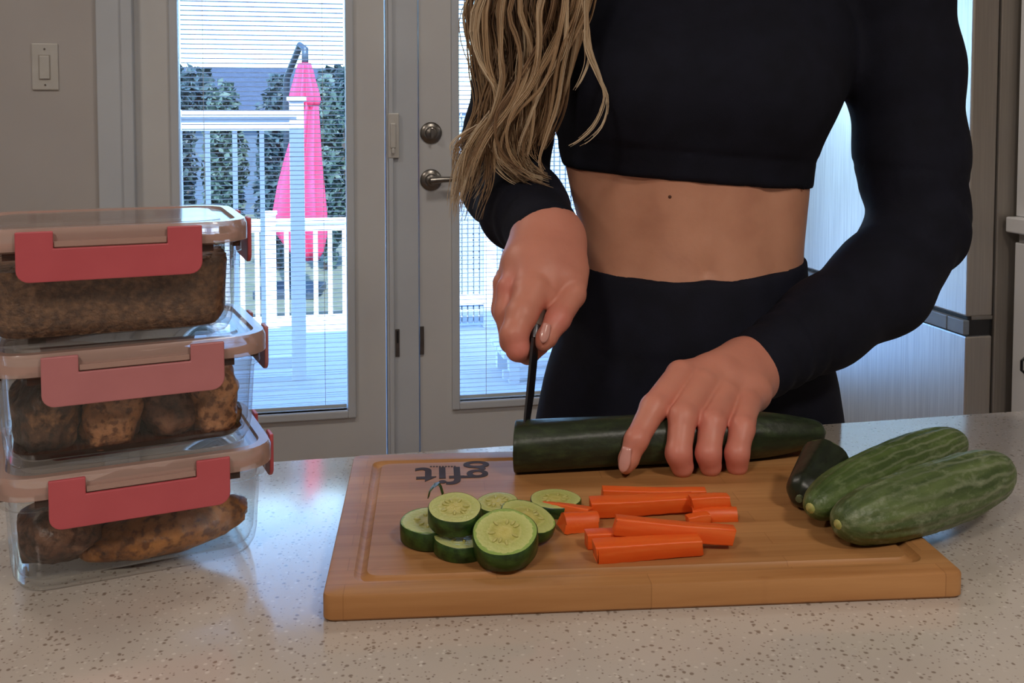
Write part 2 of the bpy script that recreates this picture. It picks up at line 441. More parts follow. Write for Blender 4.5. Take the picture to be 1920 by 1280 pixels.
MB().tube([(uc - 0.018, VF0 - 0.06, hz + 0.016), (uc - 0.026, VF0 - 0.06, hz + 0.010), (uc - 0.026, VF0 - 0.06, hz - 0.010), (uc - 0.018, VF0 - 0.06, hz - 0.016)], 0.003, 8, ROOM).build('handle', 'dark_metal', dd)
# cabinet tower panel above the worktop
tp = thing('tall_panel', 'white end panel above the worktop beside the refrigerator', 'panel', ROOM @ Vector((uc + 0.3, VF0 - 0.015, zc2)))
MB().box(uc, uc + 0.6, VF0 - 0.03, VF0 - 0.006, zc2 + 0.0005, 2.1, ROOM, bev=0.002).build('board', 'cabinet_white', tp)
MB().box(uc - 0.004, uc + 0.004, VF0 - 0.034, VF0 - 0.004, zc2 + 0.001, 2.1, ROOM, bev=0.001).build('edge_strip', 'cabinet_white', tp)

# ================================================================ outdoors
def deck_plane(name, v0, v1, u0, u1, z, m, label, wd=0.14):
    """boards laid along u, each a part of the deck"""
    root = MB().box(u0, u1, v0 + 0.02, v1 - 0.02, z - 0.16, z - 0.03, ROOM).build(name, m); struct(root, label, 'deck')
    s = MB().box(u0, u1, 0, wd - 0.006, -0.028, 0)
    me = bpy.data.meshes.new('deck_board'); me.from_pydata(s.v, [], s.f); me.materials.append(MATS[m])
    v = v0
    while v + wd <= v1 + 0.001:
        o = bpy.data.objects.new('deck_board', me); COL.objects.link(o)
        o.matrix_basis = ROOM @ Matrix.Translation((0, v, z)); o.parent = root
        v += wd
    return root
ZD = P(558, 710, 5.0).z
VD_END = toroom(P(600, 607, (CAMZ - ZD) * 1920 / (607 - 210))).y
deck_plane('deck_floor', VW + 0.17, VD_END, -4.5, 4.5, ZD, 'deck_wood', 'pale boards of the upper deck outside the doors')
ZL = -0.55
deck_plane('patio_floor', VD_END + 0.01, 8.6, -5, 5, ZL, 'deck_wood', 'pale boards of the lower sunlit deck')
struct(MB().box(-40, 40, 8.6, 60, ZL - 0.2, ZL - 0.02, ROOM).build('ground', 'ground_grass'), 'lawn beyond the decks', 'ground')

def railing(name, v, posts, balus, z0, ztop, u0, u1, label, pw=0.09, bw=0.032, topw=0.09, rails=None):
    t = thing(name, label, 'railing', ROOM @ Vector(((u0 + u1) / 2, v, z0)))
    MB().box(u0, u1, v - topw / 2, v + topw / 2, ztop - 0.035, ztop, ROOM, bev=0.004).build('top_rail', 'rail_white', t)
    MB().box(u0, u1, v - 0.025, v + 0.025, ztop - 0.10, ztop - 0.035, ROOM).build('sub_rail', 'rail_white', t)
    MB().box(u0, u1, v - 0.03, v + 0.03, z0 + 0.06, z0 + 0.12, ROOM).build('bottom_rail', 'rail_white', t)
    s = MB().box(-bw / 2, bw / 2, -bw / 2, bw / 2, z0 + 0.12, ztop - 0.10)
    me = bpy.data.meshes.new('baluster'); me.from_pydata(s.v, [], s.f); me.materials.append(MATS['rail_white'])
    for u in balus:
        o = bpy.data.objects.new('baluster', me); COL.objects.link(o)
        o.matrix_basis = ROOM @ Matrix.Translation((u, v, 0)); adopt(o, t)
    for u in posts:
        q = MB().box(u - pw / 2, u + pw / 2, v - pw / 2, v + pw / 2, z0, ztop + 0.04, ROOM, bev=0.004).build('post', 'rail_white', t)
        MB().box(u - pw / 2 - 0.012, u + pw / 2 + 0.012, v - pw / 2 - 0.012, v + pw / 2 + 0.012, ztop + 0.04, ztop + 0.065, ROOM, bev=0.006).build('post_cap', 'rail_white', q)
    return t
pp = toroom(P(558, 400, 5.0)); VN = pp.y
ztn = Pv(450, 206, VN).z
step = Pv(442, 400, VN).x - Pv(391, 400, VN).x
railing('deck_railing', VN, [pp.x, pp.x - 2.2], [Pv(391, 400, VN).x + step * k for k in range(-13, 3)], ZD, ztn, pp.x - 2.2, pp.x, 'shaded upper deck railing ending at a square post', pw=0.07, bw=0.022, topw=0.10)
VFAR = 8.45
ztf = Pv(600, 409, VFAR).z
s2 = Pv(619, 500, VFAR).x - Pv(592, 500, VFAR).x
railing('patio_railing', VFAR, [Pv(508, 500, VFAR).x + 2.2 * k for k in (-1, 0, 1, 2)], [Pv(592, 500, VFAR).x + s2 * k for k in range(-22, 32)], ZL, ztf, Pv(508, 500, VFAR).x - 2.2, Pv(508, 500, VFAR).x + 4.4, 'sunlit white picket railing of the lower deck', pw=0.085, bw=0.036)

# closed cantilever umbrella
DU = 9.5
pu = P(574, 300, DU)
t = thing('patio_umbrella', 'closed pink cantilever umbrella behind the white picket railing', 'umbrella', Vector((pu.x, pu.y, ZL)))
def fold_canopy(prof, folds, depth, name, parent):
    mb = MB(); n = 96; rings = []
    for py, cx, r in prof:
        c0 = P(cx, py, DU); R = r * DU / 1920
        rings.append([(c0.x + R * (1 - depth + depth * math.cos(folds * a)) * math.cos(a), c0.y + R * (1 - depth + depth * math.cos(folds * a)) * math.sin(a), c0.z) for a in [2 * math.pi * i / n for i in range(n)]])
    mb.loft(rings); return mb.build(name, 'umbrella_pink', parent, smooth=True)
can = fold_canopy([(178, 572, 14), (200, 578, 20), (250, 574, 27), (300, 568, 36), (350, 564, 45), (400, 562, 52), (440, 566, 48), (470, 574, 34), (487, 580, 18)], 8, 0.22, 'canopy', t)
fold_canopy([(118, 571, 12), (130, 571, 16), (150, 571, 21), (170, 571, 27), (188, 571, 31), (197, 571, 28)], 8, 0.2, 'vent_cap', can)
mb = MB(); mb.tube([P(545, 560, DU + 0.55), P(536, 200, DU + 0.5), P(538, 145, DU + 0.4), P(563, 84, DU + 0.1), P(572, 92, DU), P(572, 122, DU)], 0.032, 10)
mb.build('mast', 'umbrella_metal', t, smooth=True)
q = P(545, 560, DU + 0.55)
MB().box(q.x - 0.3, q.x + 0.3, q.y - 0.3, q.y + 0.3, ZL - 0.02, ZL + 0.06, bev=0.01).build('base', 'umbrella_metal', t)
MB().tube([(q.x, q.y, ZL + 0.03), tuple(q)], 0.032, 10).build('lower_mast', 'umbrella_metal', t)

# hedge shrubs and trees (leaf clouds)
def foliage(name, parent, c, rad, n, m, size):
    cs = rng.normal(size=(n, 3)); cs /= np.linalg.norm(cs, axis=1)[:, None]
    cs *= (rng.random((n, 1)) ** 0.45)
    # lumpy outline
    lump = 1 + 0.18 * np.sin(cs[:, :1] * 7 + c[0] * 3) * np.cos(cs[:, 2:] * 6 + c[1])
    pts = np.array(c) + cs * np.array(rad) * lump
    a = rng.normal(size=(n, 3)); a /= np.linalg.norm(a, axis=1)[:, None]
    b = np.cross(a, rng.normal(size=(n, 3))); b /= np.linalg.norm(b, axis=1)[:, None]
    s = size * (0.6 + 0.8 * rng.random((n, 1)))
    quad = np.stack([pts - a * s, pts + b * s * 0.55, pts + a * s, pts - b * s * 0.55], 1).reshape(-1, 3)
    me = bpy.data.meshes.new(name); me.from_pydata(quad.tolist(), [], np.arange(4 * n).reshape(-1, 4).tolist())
    me.materials.append(MATS[m]); o = bpy.data.objects.new(name, me); COL.objects.link(o); adopt(o, parent)
    o['kind'] = 'stuff'
    return o
hedge_words = ['first from the left', 'second from the left', 'third from the left, left of the umbrella', 'fourth from the left, beside the umbrella', 'fifth from the left, right of the umbrella', 'sixth from the left', 'seventh from the left', 'eighth from the left, behind the second door', 'ninth from the left', 'tenth from the left', 'last on the right']
for i in range(11):
    pxx = 230 + 96 * i
    c0 = P(pxx, 330, 11.7)
    zt = P(pxx, 150 + (i % 3) * 8, 11.5).z
    hgt = (zt - ZL)
    t = thing('hedge_shrub', 'haze-tinted green hedge shrub ' + hedge_words[i], 'shrub', Vector((c0.x, c0.y, ZL)), 'hedge shrubs beyond the decks')
    foliage('foliage', t, (c0.x, c0.y, ZL + hgt * 0.52), (0.22, 0.4, hgt * 0.54), 3000, 'leaf_dark' if i % 2 else 'leaf', 0.05)
    MB().tube([(c0.x, c0.y, ZL - 0.02), (c0.x + 0.03, c0.y, ZL + hgt * 0.4)], [0.06, 0.03], 8).build('stem', 'bark', t)
for i, (pxx, pyy, r, wds) in enumerate([(345, 128, 0.5, 'left, tip showing above the hedge'), (640, 128, 0.42, 'right, tip showing above the hedge'), (1100, 110, 0.9, 'far right behind the woman')]):
    c0 = P(pxx, pyy, 15.0)
    t = thing('garden_tree', 'small dark garden tree at the ' + wds, 'tree', Vector((c0.x, c0.y, ZL)), 'garden trees behind the hedge')
    foliage('crown', t, (c0.x, c0.y, c0.z - r * 0.9), (r, r, r * 1.0), 900, 'leaf_dark', 0.09)
    MB().tube([(c0.x, c0.y, ZL - 0.02), (c0.x, c0.y, c0.z - r * 0.8)], [0.12, 0.06], 8).build('trunk', 'bark', t)
# neighbour house behind the hedge
hz1 = P(500, 142, 18.0)
uh0, uh1 = toroom(P(250, 142, 18.0)).x, toroom(P(700, 142, 18.0)).x
vh = toroom(hz1).y
t = thing('neighbour_house', 'low house with blue-grey roof rising over the hedge', 'house', ROOM @ Vector(((uh0 + uh1) / 2, vh + 2, ZL)))
MB().box(uh0, uh1, vh, vh + 5, ZL - 0.02, hz1.z - 0.5, ROOM).build('wall', 'house_wall', t)
r_ = MB(); r_.loft([[(uh0 - 0.3, vh - 0.4, hz1.z - 0.6), (uh0 - 0.3, vh + 2.5, hz1.z + 0.25), (uh0 - 0.3, vh + 5.4, hz1.z - 0.6)], [(uh1 + 0.3, vh - 0.4, hz1.z - 0.6), (uh1 + 0.3, vh + 2.5, hz1.z + 0.25), (uh1 + 0.3, vh + 5.4, hz1.z - 0.6)]], ROOM)
r_.build('roof', 'roof_dark', t)
# pale lattice privacy screen seen through the second door
VS = VD_END - 0.35
ua_, ub2 = Pv(850, 400, VS).x, Pv(1250, 400, VS).x
zt_ = Pv(900, 200, VS).z
t = thing('privacy_screen', 'pale lattice privacy screen outside the second glazed door', 'screen', ROOM @ Vector(((ua_ + ub2) / 2, VS, ZD)))
pu_ = [ua_ - 0.02, Pv(917, 500, VS).x, Pv(1085, 500, VS).x, ub2]
for u in pu_:
    MB().box(u - 0.04, u + 0.04, VS - 0.045, VS + 0.045, ZD, zt_ + 0.05, ROOM, bev=0.004).build('post', 'rail_white', t)
for yy in (560, 690, 715):
    z_ = Pv(900, yy, VS).z
    MB().box(ua_, ub2, VS - 0.03, VS + 0.03, z_ - 0.03, z_ + 0.03, ROOM).build('rail', 'rail_white', t)
MB().box(ua_, ub2, VS - 0.03, VS + 0.03, zt_ - 0.04, zt_ + 0.02, ROOM).build('rail', 'rail_white', t)
s = MB().box(-0.0135, 0.0135, -0.008, 0.008, ZD + 0.03, zt_ - 0.02)
me = bpy.data.meshes.new('lath'); me.from_pydata(s.v, [], s.f); me.materials.append(MATS['siding'])
u = ua_ + 0.03
while u < ub2:
    o = bpy.data.objects.new('lath', me); COL.objects.link(o); o.matrix_basis = ROOM @ Matrix.Translation((u, VS - 0.01, 0)); adopt(o, t); u += 0.036
s = MB().box(ua_, ub2, -0.006, 0.006, -0.0135, 0.0135)
me = bpy.data.meshes.new('cross_lath'); me.from_pydata(s.v, [], s.f); me.materials.append(MATS['siding'])
z = ZD + 0.05
while z < zt_ - 0.04:
    o = bpy.data.objects.new('cross_lath', me); COL.objects.link(o); o.matrix_basis = ROOM @ Matrix.Translation((0, VS + 0.006, z)); adopt(o, t); z += 0.036
# white bench in front of the screen
p1 = toroom(P(945, 660, 4.9)); 
t = thing('deck_bench', 'white slatted bench on the deck outside the second door', 'bench', ROOM @ Vector((p1.x + 0.5, p1.y, ZD)))
zs = Pv(960, 664, p1.y).z; zs2 = Pv(960, 704, p1.y).z
for k in range(4):
    MB().box(p1.x, p1.x + 1.1, p1.y + k * 0.1, p1.y + k * 0.1 + 0.085, zs - 0.025, zs, ROOM, bev=0.003).build('seat_slat', 'rail_white', t)
for uu in (p1.x + 0.03, p1.x + 1.01):
    for vv in (p1.y + 0.01, p1.y + 0.32):
        MB().box(uu, uu + 0.05, vv, vv + 0.05, ZD, zs - 0.025, ROOM).build('leg', 'rail_white', t)
MB().box(p1.x, p1.x + 1.1, p1.y + 0.02, p1.y + 0.045, zs2 - 0.02, zs2 + 0.02, ROOM).build('stretcher', 'rail_white', t)
# ================================================================ kitchen island
def quartz():
    m, nt, b = newmat('quartz')
    v = coords(nt)
    n1 = nd(nt, 'ShaderNodeTexNoise', Scale=5.0, Detail=3.0); nt.links.new(v, n1.inputs['Vector'])
    basec = ramp(nt, n1.outputs[0], [(0.35, rgb(196, 186, 176)), (0.65, rgb(204, 196, 187))])
    def flecks(scale, th0, th1, seed, col, prev, nscale):
        mp = nd(nt, 'ShaderNodeMapping'); mp.inputs['Location'].default_value = (seed, seed * 2, 0); nt.links.new(v, mp.inputs['Vector'])
        ds = nd(nt, 'ShaderNodeTexNoise', Scale=nscale, Detail=1.0); nt.links.new(mp.outputs[0], ds.inputs['Vector'])
        mixv = nd(nt, 'ShaderNodeMixRGB'); mixv.inputs[0].default_value = 0.004
        nt.links.new(mp.outputs[0], mixv.inputs[1]); nt.links.new(ds.outputs[1], mixv.inputs[2])
        vo = nd(nt, 'ShaderNodeTexVoronoi', Scale=scale); nt.links.new(mixv.outputs[0], vo.inputs['Vector'])
        near = ramp(nt, vo.outputs['Distance'], [(th0, (1, 1, 1, 1)), (th1, (0, 0, 0, 1))])
        sep = nd(nt, 'ShaderNodeSeparateColor'); nt.links.new(vo.outputs['Color'], sep.inputs[0])
        pick = ramp(nt, sep.outputs[0], [(0.70, (0, 0, 0, 1)), (0.78, (1, 1, 1, 1))])
        mu = nd(nt, 'ShaderNodeMath', operation='MULTIPLY'); nt.links.new(near, mu.inputs[0]); nt.links.new(pick, mu.inputs[1])
        mx = nd(nt, 'ShaderNodeMixRGB'); nt.links.new(mu.outputs[0], mx.inputs[0]); nt.links.new(prev, mx.inputs[1]); mx.inputs[2].default_value = col
        return mx.outputs[0]
    c = flecks(230, 0.20, 0.36, 1.3, rgb(146, 132, 120), basec, 60)
    c = flecks(420, 0.2, 0.36, 4.1, rgb(150, 136, 124), c, 90)
    c = flecks(240, 0.2, 0.35, 9.7, rgb(216, 209, 200), c, 70)
    nt.links.new(c, b.inputs['Base Color'])
    b.inputs['Roughness'].default_value = 0.13
    b.inputs['Specular IOR Level'].default_value = 0.55
quartz()
pc = toroom(Pz(1290, 811, CTOP)); VBK = pc.y
pc2 = toroom(Pz(560, 858, CTOP))
top = MB().box(-1.25, 1.15, 0.13, VBK, CTOP - 0.03, CTOP, ROOM, bev=0.003).build('countertop', 'quartz', auto=40)
tag(top, 'pale speckled quartz countertop of the kitchen island', 'countertop')
isl = thing('kitchen_island', 'white panelled island cabinet carrying the quartz countertop', 'island', ROOM @ Vector((0, 0.45, 0)))
MB().box(-1.2, 1.1, 0.2, VBK - 0.14, 0.1, CTOP - 0.0305, ROOM).build('carcass', 'cabinet_white', isl)
MB().box(-1.17, 1.07, 0.25, VBK - 0.19, 0, 0.1, ROOM).build('plinth', 'black_plastic', isl)
for k in range(4):
    u0 = -1.2 + k * 0.575
    pn = MB().box(u0 + 0.004, u0 + 0.571, 0.18, 0.2, 0.11, CTOP - 0.04, ROOM, bev=0.003).build('door', 'cabinet_white', isl)
    MB().tube([(u0 + 0.52, 0.18, 0.66), (u0 + 0.52, 0.15, 0.66), (u0 + 0.52, 0.15, 0.80), (u0 + 0.52, 0.18, 0.80)], 0.005, 8, ROOM).build('handle', 'nickel', pn)

# ================================================================ cutting board
def bamboo():
    m, nt, b = newmat('bamboo')
    v = coords(nt)
    st = nd(nt, 'ShaderNodeMapping'); st.inputs['Scale'].default_value = (3.0, 60.0, 40.0); nt.links.new(v, st.inputs['Vector'])
    n1 = nd(nt, 'ShaderNodeTexNoise', Scale=1.0, Detail=5.0, Roughness=0.6); nt.links.new(st.outputs[0], n1.inputs['Vector'])
    fine = ramp(nt, n1.outputs[0], [(0.3, rgb(164, 112, 64)), (0.7, rgb(196, 146, 94))])
    # bamboo strips across the width, each a touch lighter or darker
    br = nd(nt, 'ShaderNodeTexBrick'); br.inputs['Color1'].default_value = (1.02, 0.99, 0.96, 1); br.inputs['Color2'].default_value = (0.88, 0.86, 0.82, 1)
    br.inputs['Mortar'].default_value = (0.78, 0.72, 0.66, 1); br.inputs['Scale'].default_value = 1.0; br.inputs['Mortar Size'].default_value = 0.0004
    br.inputs['Brick Width'].default_value = 0.19; br.inputs['Row Height'].default_value = 0.019
    nt.links.new(v, br.inputs['Vector'])
    mu = nd(nt, 'ShaderNodeMixRGB', blend_type='MULTIPLY'); mu.inputs[0].default_value = 1.0
    nt.links.new(fine, mu.inputs[1]); nt.links.new(br.outputs[0], mu.inputs[2])
    # darker growth nodes
    ns = nd(nt, 'ShaderNodeMapping'); ns.inputs['Scale'].default_value = (22, 70, 1); nt.links.new(v, ns.inputs['Vector'])
    n2 = nd(nt, 'ShaderNodeTexNoise', Scale=1.0, Detail=2.0); nt.links.new(ns.outputs[0], n2.inputs['Vector'])
    k = ramp(nt, n2.outputs[0], [(0.66, (1, 1, 1, 1)), (0.76, (0.72, 0.62, 0.52, 1))])
    m3 = nd(nt, 'ShaderNodeMixRGB', blend_type='MULTIPLY'); m3.inputs[0].default_value = 0.8
    nt.links.new(mu.outputs[0], m3.inputs[1]); nt.links.new(k, m3.inputs[2])
    nt.links.new(m3.outputs[0], b.inputs['Base Color'])
    b.inputs['Roughness'].default_value = 0.48
bamboo()
mat('burn_mark', rgb(66, 46, 34), 0.7, c2=rgb(52, 36, 27), scale=60)
FL, FR, BL = Pz(604, 1117, BTOP), Pz(1809.5, 1073, BTOP), Pz(656.6, 852.6, BTOP)
BANG = math.atan2(FR.y - FL.y, FR.x - FL.x)
ex = Vector((math.cos(BANG), math.sin(BANG), 0)); ey = Vector((-ex.y, ex.x, 0))
BW = (FR - FL).dot(ex); BD = (BL - FL).dot(ey)
bc = FL + ex * BW / 2 + ey * BD / 2
BM = Matrix.Translation((bc.x, bc.y, CTOP)) @ Matrix.Rotation(BANG, 4, 'Z')
TH = BTOP - CTOP
print('board', BW, BD, math.degrees(BANG), bc)
bd = thing('cutting_board', 'bamboo cutting board with juice groove and burnt lettering', 'cutting board', BM, local=True)
mb = MB()
def rr(dx, r, z): return rrect(BW - 2 * dx, BD - 2 * dx, r, 5, z)
G0 = 0.017
mb.loft([rr(0.002, 0.006, 0.0), rr(0, 0.006, 0.002), rr(0, 0.006, TH - 0.002), rr(0.0006, 0.006, TH - 0.0006), rr(0.002, 0.006, TH),
         rr(G0, 0.010, TH), rr(G0 + 0.0015, 0.010, TH - 0.0018), rr(G0 + 0.004, 0.009, TH - 0.0028), rr(G0 + 0.0065, 0.008, TH - 0.0018), rr(G0 + 0.008, 0.008, TH)])
board = mb.build('slab', 'bamboo', bd, auto=35)
# burnt lettering, upside down as seen from the camera
def lettering(txt, size, wpx0, wpx1, name, off=0.0, sx=1.0):
    cu = bpy.data.curves.new('lettering', 'FONT'); cu.body = txt; cu.size = size; cu.extrude = 0.0002; cu.offset = off; cu.align_x = 'CENTER'; cu.align_y = 'CENTER'
    o = bpy.data.objects.new('tmp_text', cu); COL.objects.link(o)
    bpy.context.view_layer.update()
    me = bpy.data.meshes.new_from_object(o.evaluated_get(bpy.context.evaluated_depsgraph_get()))
    bpy.data.objects.remove(o)
    me.materials.clear(); me.materials.append(MATS['burn_mark'])
    q = bpy.data.objects.new(name, me); COL.objects.link(q)
    return q
pa, pb = Pz(778, 890, BTOP), Pz(920, 889, BTOP)
tc = (pa + pb) / 2; wid = (pb - pa).length
q = lettering('gfit', 0.03, 0, 0, 'burnt_lettering', off=0.0003)
cw = max(v.co.x for v in q.data.vertices) - min(v.co.x for v in q.data.vertices)
chh = max(v.co.y for v in q.data.vertices) - min(v.co.y for v in q.data.vertices)
hgt = (Pz(850, 869, BTOP) - Pz(850, 912, BTOP)).length
loc = BM.inverted() @ tc
q.matrix_basis = Matrix.Translation((loc.x, loc.y, TH + 0.0001)) @ Matrix.Rotation(math.pi, 4, 'Z') @ Matrix.Diagonal((wid / cw, hgt / chh, 1, 1))
q.parent = bd
# row of tiny burnt marks beside the lettering
for k in range(9):
    pxk = 808 + k * 5.6
    lk = BM.inverted() @ Pz(pxk, 874.5, BTOP)
    MB().box(lk.x - 0.0008, lk.x + 0.0008, lk.y - 0.0012, lk.y + 0.0012, TH - 0.0001, TH + 0.0002).build('burnt_mark', 'burn_mark', bd)

# ================================================================ vegetables
def cuke_mat(name, dark, light, pale, streak, bumpy, rough, thr=(0.42, 0.66), ridge=0):
    m, nt, b = newmat(name)
    v = coords(nt)
    st = nd(nt, 'ShaderNodeMapping'); st.inputs['Scale'].default_value = (streak, 120, 120); nt.links.new(v, st.inputs['Vector'])
    n1 = nd(nt, 'ShaderNodeTexNoise', Scale=1.0, Detail=4.0); nt.links.new(st.outputs[0], n1.inputs['Vector'])
    sm = nd(nt, 'ShaderNodeMapping'); sm.inputs['Scale'].default_value = (0.5, 1, 1); nt.links.new(v, sm.inputs['Vector'])
    n2 = nd(nt, 'ShaderNodeTexNoise', Scale=130.0, Detail=5.0, Roughness=0.7); nt.links.new(sm.outputs[0], n2.inputs['Vector'])
    c1 = ramp(nt, n1.outputs[0], [(0.35, dark), (0.7, light)])
    f = ramp(nt, n2.outputs[0], [(thr[0], (0, 0, 0, 1)), (thr[1], (1, 1, 1, 1))])
    mx = nd(nt, 'ShaderNodeMixRGB'); nt.links.new(f, mx.inputs[0]); nt.links.new(c1, mx.inputs[1]); mx.inputs[2].default_value = pale
    last = mx.outputs[0]
    if ridge:                                # paler lines along the ridges
        sp = nd(nt, 'ShaderNodeSeparateXYZ'); nt.links.new(v, sp.inputs[0])
        an = nd(nt, 'ShaderNodeMath', operation='ARCTAN2'); nt.links.new(sp.outputs[2], an.inputs[0]); nt.links.new(sp.outputs[1], an.inputs[1])
        n5 = nd(nt, 'ShaderNodeTexNoise', Scale=30.0, Detail=3.0); nt.links.new(v, n5.inputs['Vector'])
        ad = nd(nt, 'ShaderNodeMath', operation='MULTIPLY_ADD'); nt.links.new(n5.outputs[0], ad.inputs[0]); ad.inputs[1].default_value = 0.5; nt.links.new(an.outputs[0], ad.inputs[2])
        mu = nd(nt, 'ShaderNodeMath', operation='MULTIPLY'); nt.links.new(ad.outputs[0], mu.inputs[0]); mu.inputs[1].default_value = ridge
        cs = nd(nt, 'ShaderNodeMath', operation='COSINE'); nt.links.new(mu.outputs[0], cs.inputs[0])
        fx = nd(nt, 'ShaderNodeMapRange'); nt.links.new(sp.outputs[0], fx.inputs[0]); fx.inputs[1].default_value = 0.02; fx.inputs[2].default_value = 0.14; fx.inputs[3].default_value = 0.15; fx.inputs[4].default_value = 1.0
        rf = ramp(nt, cs.outputs[0], [(0.35, (0, 0, 0, 1)), (0.95, (0.55, 0.55, 0.55, 1))])
        m4 = nd(nt, 'ShaderNodeMath', operation='MULTIPLY'); nt.links.new(rf, m4.inputs[0]); nt.links.new(fx.outputs[0], m4.inputs[1])
        m5 = nd(nt, 'ShaderNodeMixRGB'); nt.links.new(m4.outputs[0], m5.inputs[0]); nt.links.new(last, m5.inputs[1]); m5.inputs[2].default_value = rgb(138, 146, 118)
        last = m5.outputs[0]
    nt.links.new(last, b.inputs['Base Color'])
    b.inputs['Roughness'].default_value = rough
    n3 = nd(nt, 'ShaderNodeTexNoise', Scale=160.0, Detail=3.0); nt.links.new(v, n3.inputs['Vector'])
    bp = nd(nt, 'ShaderNodeBump', Strength=bumpy, Distance=0.001); nt.links.new(n3.outputs[0], bp.inputs['Height'])
    nt.links.new(bp.outputs[0], b.inputs['Normal'])
cuke_mat('english_skin', rgb(28, 36, 24), rgb(42, 54, 34), rgb(58, 74, 44), 10, 0.35, 0.40, thr=(0.48, 0.75))
cuke_mat('mini_skin', rgb(60, 80, 38), rgb(92, 114, 58), rgb(116, 132, 90), 10, 0.9, 0.45, thr=(0.5, 0.72), ridge=17)
cuke_mat('mini_skin_pale', rgb(62, 80, 42), rgb(100, 118, 70), rgb(134, 144, 114), 12, 1.0, 0.45, thr=(0.5, 0.72), ridge=17)
cuke_mat('end_skin', rgb(22, 28, 20), rgb(32, 40, 28), rgb(40, 50, 34), 10, 0.25, 0.34)
cuke_mat('slice_skin', rgb(24, 48, 20), rgb(46, 78, 30), rgb(60, 94, 38), 120, 0.2, 0.35)
mat('blossom_scar', rgb(196, 190, 120), 0.7, c2=rgb(150, 160, 84), scale=200)
mat('stem_scar', rgb(120, 128, 96), 0.8, c2=rgb(90, 100, 70), scale=200)
def flesh():
    m, nt, b = newmat('flesh')
    v = coords(nt, (1 / 0.021, 1 / 0.021, 0))
    ln = nd(nt, 'ShaderNodeVectorMath', operation='LENGTH'); nt.links.new(v, ln.inputs[0])
    n = nd(nt, 'ShaderNodeTexNoise', Scale=5.0, Detail=4.0); nt.links.new(v, n.inputs['Vector'])
    ma = nd(nt, 'ShaderNodeMath', operation='MULTIPLY_ADD'); nt.links.new(n.outputs[0], ma.inputs[0]); ma.inputs[1].default_value = 0.22; nt.links.new(ln.outputs['Value'], ma.inputs[2])
    c = ramp(nt, ma.outputs[0], [(0.10, rgb(196, 186, 96)), (0.28, rgb(206, 198, 116)), (0.5, rgb(178, 176, 92)), (0.62, rgb(200, 200, 122)), (0.66, rgb(184, 190, 108)), (0.98, rgb(202, 208, 132)), (1.06, rgb(150, 178, 90))])
    nt.links.new(c, b.inputs['Base Color'])
    b.inputs['Roughness'].default_value = 0.3
    b.inputs['Subsurface Weight'].default_value = 0.2; b.inputs['Subsurface Radius'].default_value = (0.8, 1, 0.4); b.inputs['Subsurface Scale'].default_value = 0.004
    n3 = nd(nt, 'ShaderNodeTexNoise', Scale=9.0, Detail=3.0); nt.links.new(v, n3.inputs['Vector'])
    bp = nd(nt, 'ShaderNodeBump', Strength=0.3, Distance=0.002); nt.links.new(n3.outputs[0], bp.inputs['Height']); nt.links.new(bp.outputs[0], b.inputs['Normal'])
flesh()
mat('seed', rgb(200, 196, 122), 0.4, c2=rgb(188, 184, 106), scale=200)

def frame_from(a, b, up=Vector((0, 0, 1))):
    x = (b - a).normalized(); y = up.cross(x).normalized(); z = x.cross(y)
    M = Matrix((x, y, z)).transposed().to_4x4(); M.translation = a
    return M, (b - a).length
def cuke_loft(L, prof, bend=0.0, ridges=0, rdepth=0.0, n=40, m=60, seed=0, cut0=False):
    """prof: function t -> radius; axis along local x from 0 to L"""
    mb = MB(); rings = []
    for i in range(m + 1):
        t = i / m
        if not cut0: t = 0.5 - 0.5 * math.cos(math.pi * t)
        else: t = math.sin(t * math.pi / 2) ** 1.0 if t > 0 else 0
        r = prof(t); x = t * L
        off = bend * (1 - (2 * t - 1) ** 2)
        ring = []
        for j in range(n):
            a = 2 * math.pi * j / n
            w = 1 + rdepth * math.cos(ridges * a + 0.8 * math.sin(5 * t + seed)) * min(1, 4 * t * (1 - t) * 2)
            w += 0.03 * noise.noise(Vector((x * 60 + seed * 7, math.cos(a) * 1.8, math.sin(a) * 1.8))) + 0.016 * noise.noise(Vector((x * 260, math.cos(a) * 7 + seed, math.sin(a) * 7)))
            ring.append((x, off + r * w * math.cos(a), r * w * math.sin(a)))
        rings.append(ring)
    return mb.loft(rings)
sup = lambda t, p: max(0.0, 1 - abs(2 * t - 1) ** p) ** (1 / p)
# the long cucumber being sliced
CR = 0.0206
ca = Pz(966, 893, BTOP); ca = Vector((ca.x, ca.y + 0.012, BTOP + CR)); 
cb = Pz(1455, 866, BTOP); cb = Vector((cb.x, cb.y + 0.012, BTOP + CR)); dirc = (cb - ca).normalized()
LC = (P(1546, 810, (cb.y + 0.006)).x - ca.x) / dirc.x
cb = ca + dirc * LC
M, L = frame_from(ca, cb)
t = thing('cucumber', 'long dark green cucumber being sliced under the woman\'s hand', 'cucumber', M, local=True)
cprof = lambda t: CR * (1.0 if t < 0.62 else max(0.25, (1 - ((t - 0.62) / 0.38) ** 2.3 * 0.58)) if t < 0.97 else max(0.04, 0.49 * math.sqrt(max(0, 1 - ((t - 0.97) / 0.03) ** 2)) ))
mb = MB(); rings = []
ts = [0, 0.004] + [i / 46 * 0.94 + 0.015 for i in range(46)] + [0.965, 0.975, 0.983, 0.99, 0.996, 1.0]
for q_, tt in enumerate(ts):
    r = cprof(tt) * (0.97 if q_ == 0 else 1)
    rings.append([(tt * L + 0.25 * r * math.cos(a) * max(0, 1 - tt * 9), r * (1 + 0.018 * math.cos(9 * a + 3 * math.sin(4 * tt))) * math.cos(a), r * (1 + 0.018 * math.cos(9 * a + 3 * math.sin(4 * tt))) * math.sin(a) - (0.003 * max(0, (tt - .6)) )) for a in [2 * math.pi * j / 40 for j in range(40)]])
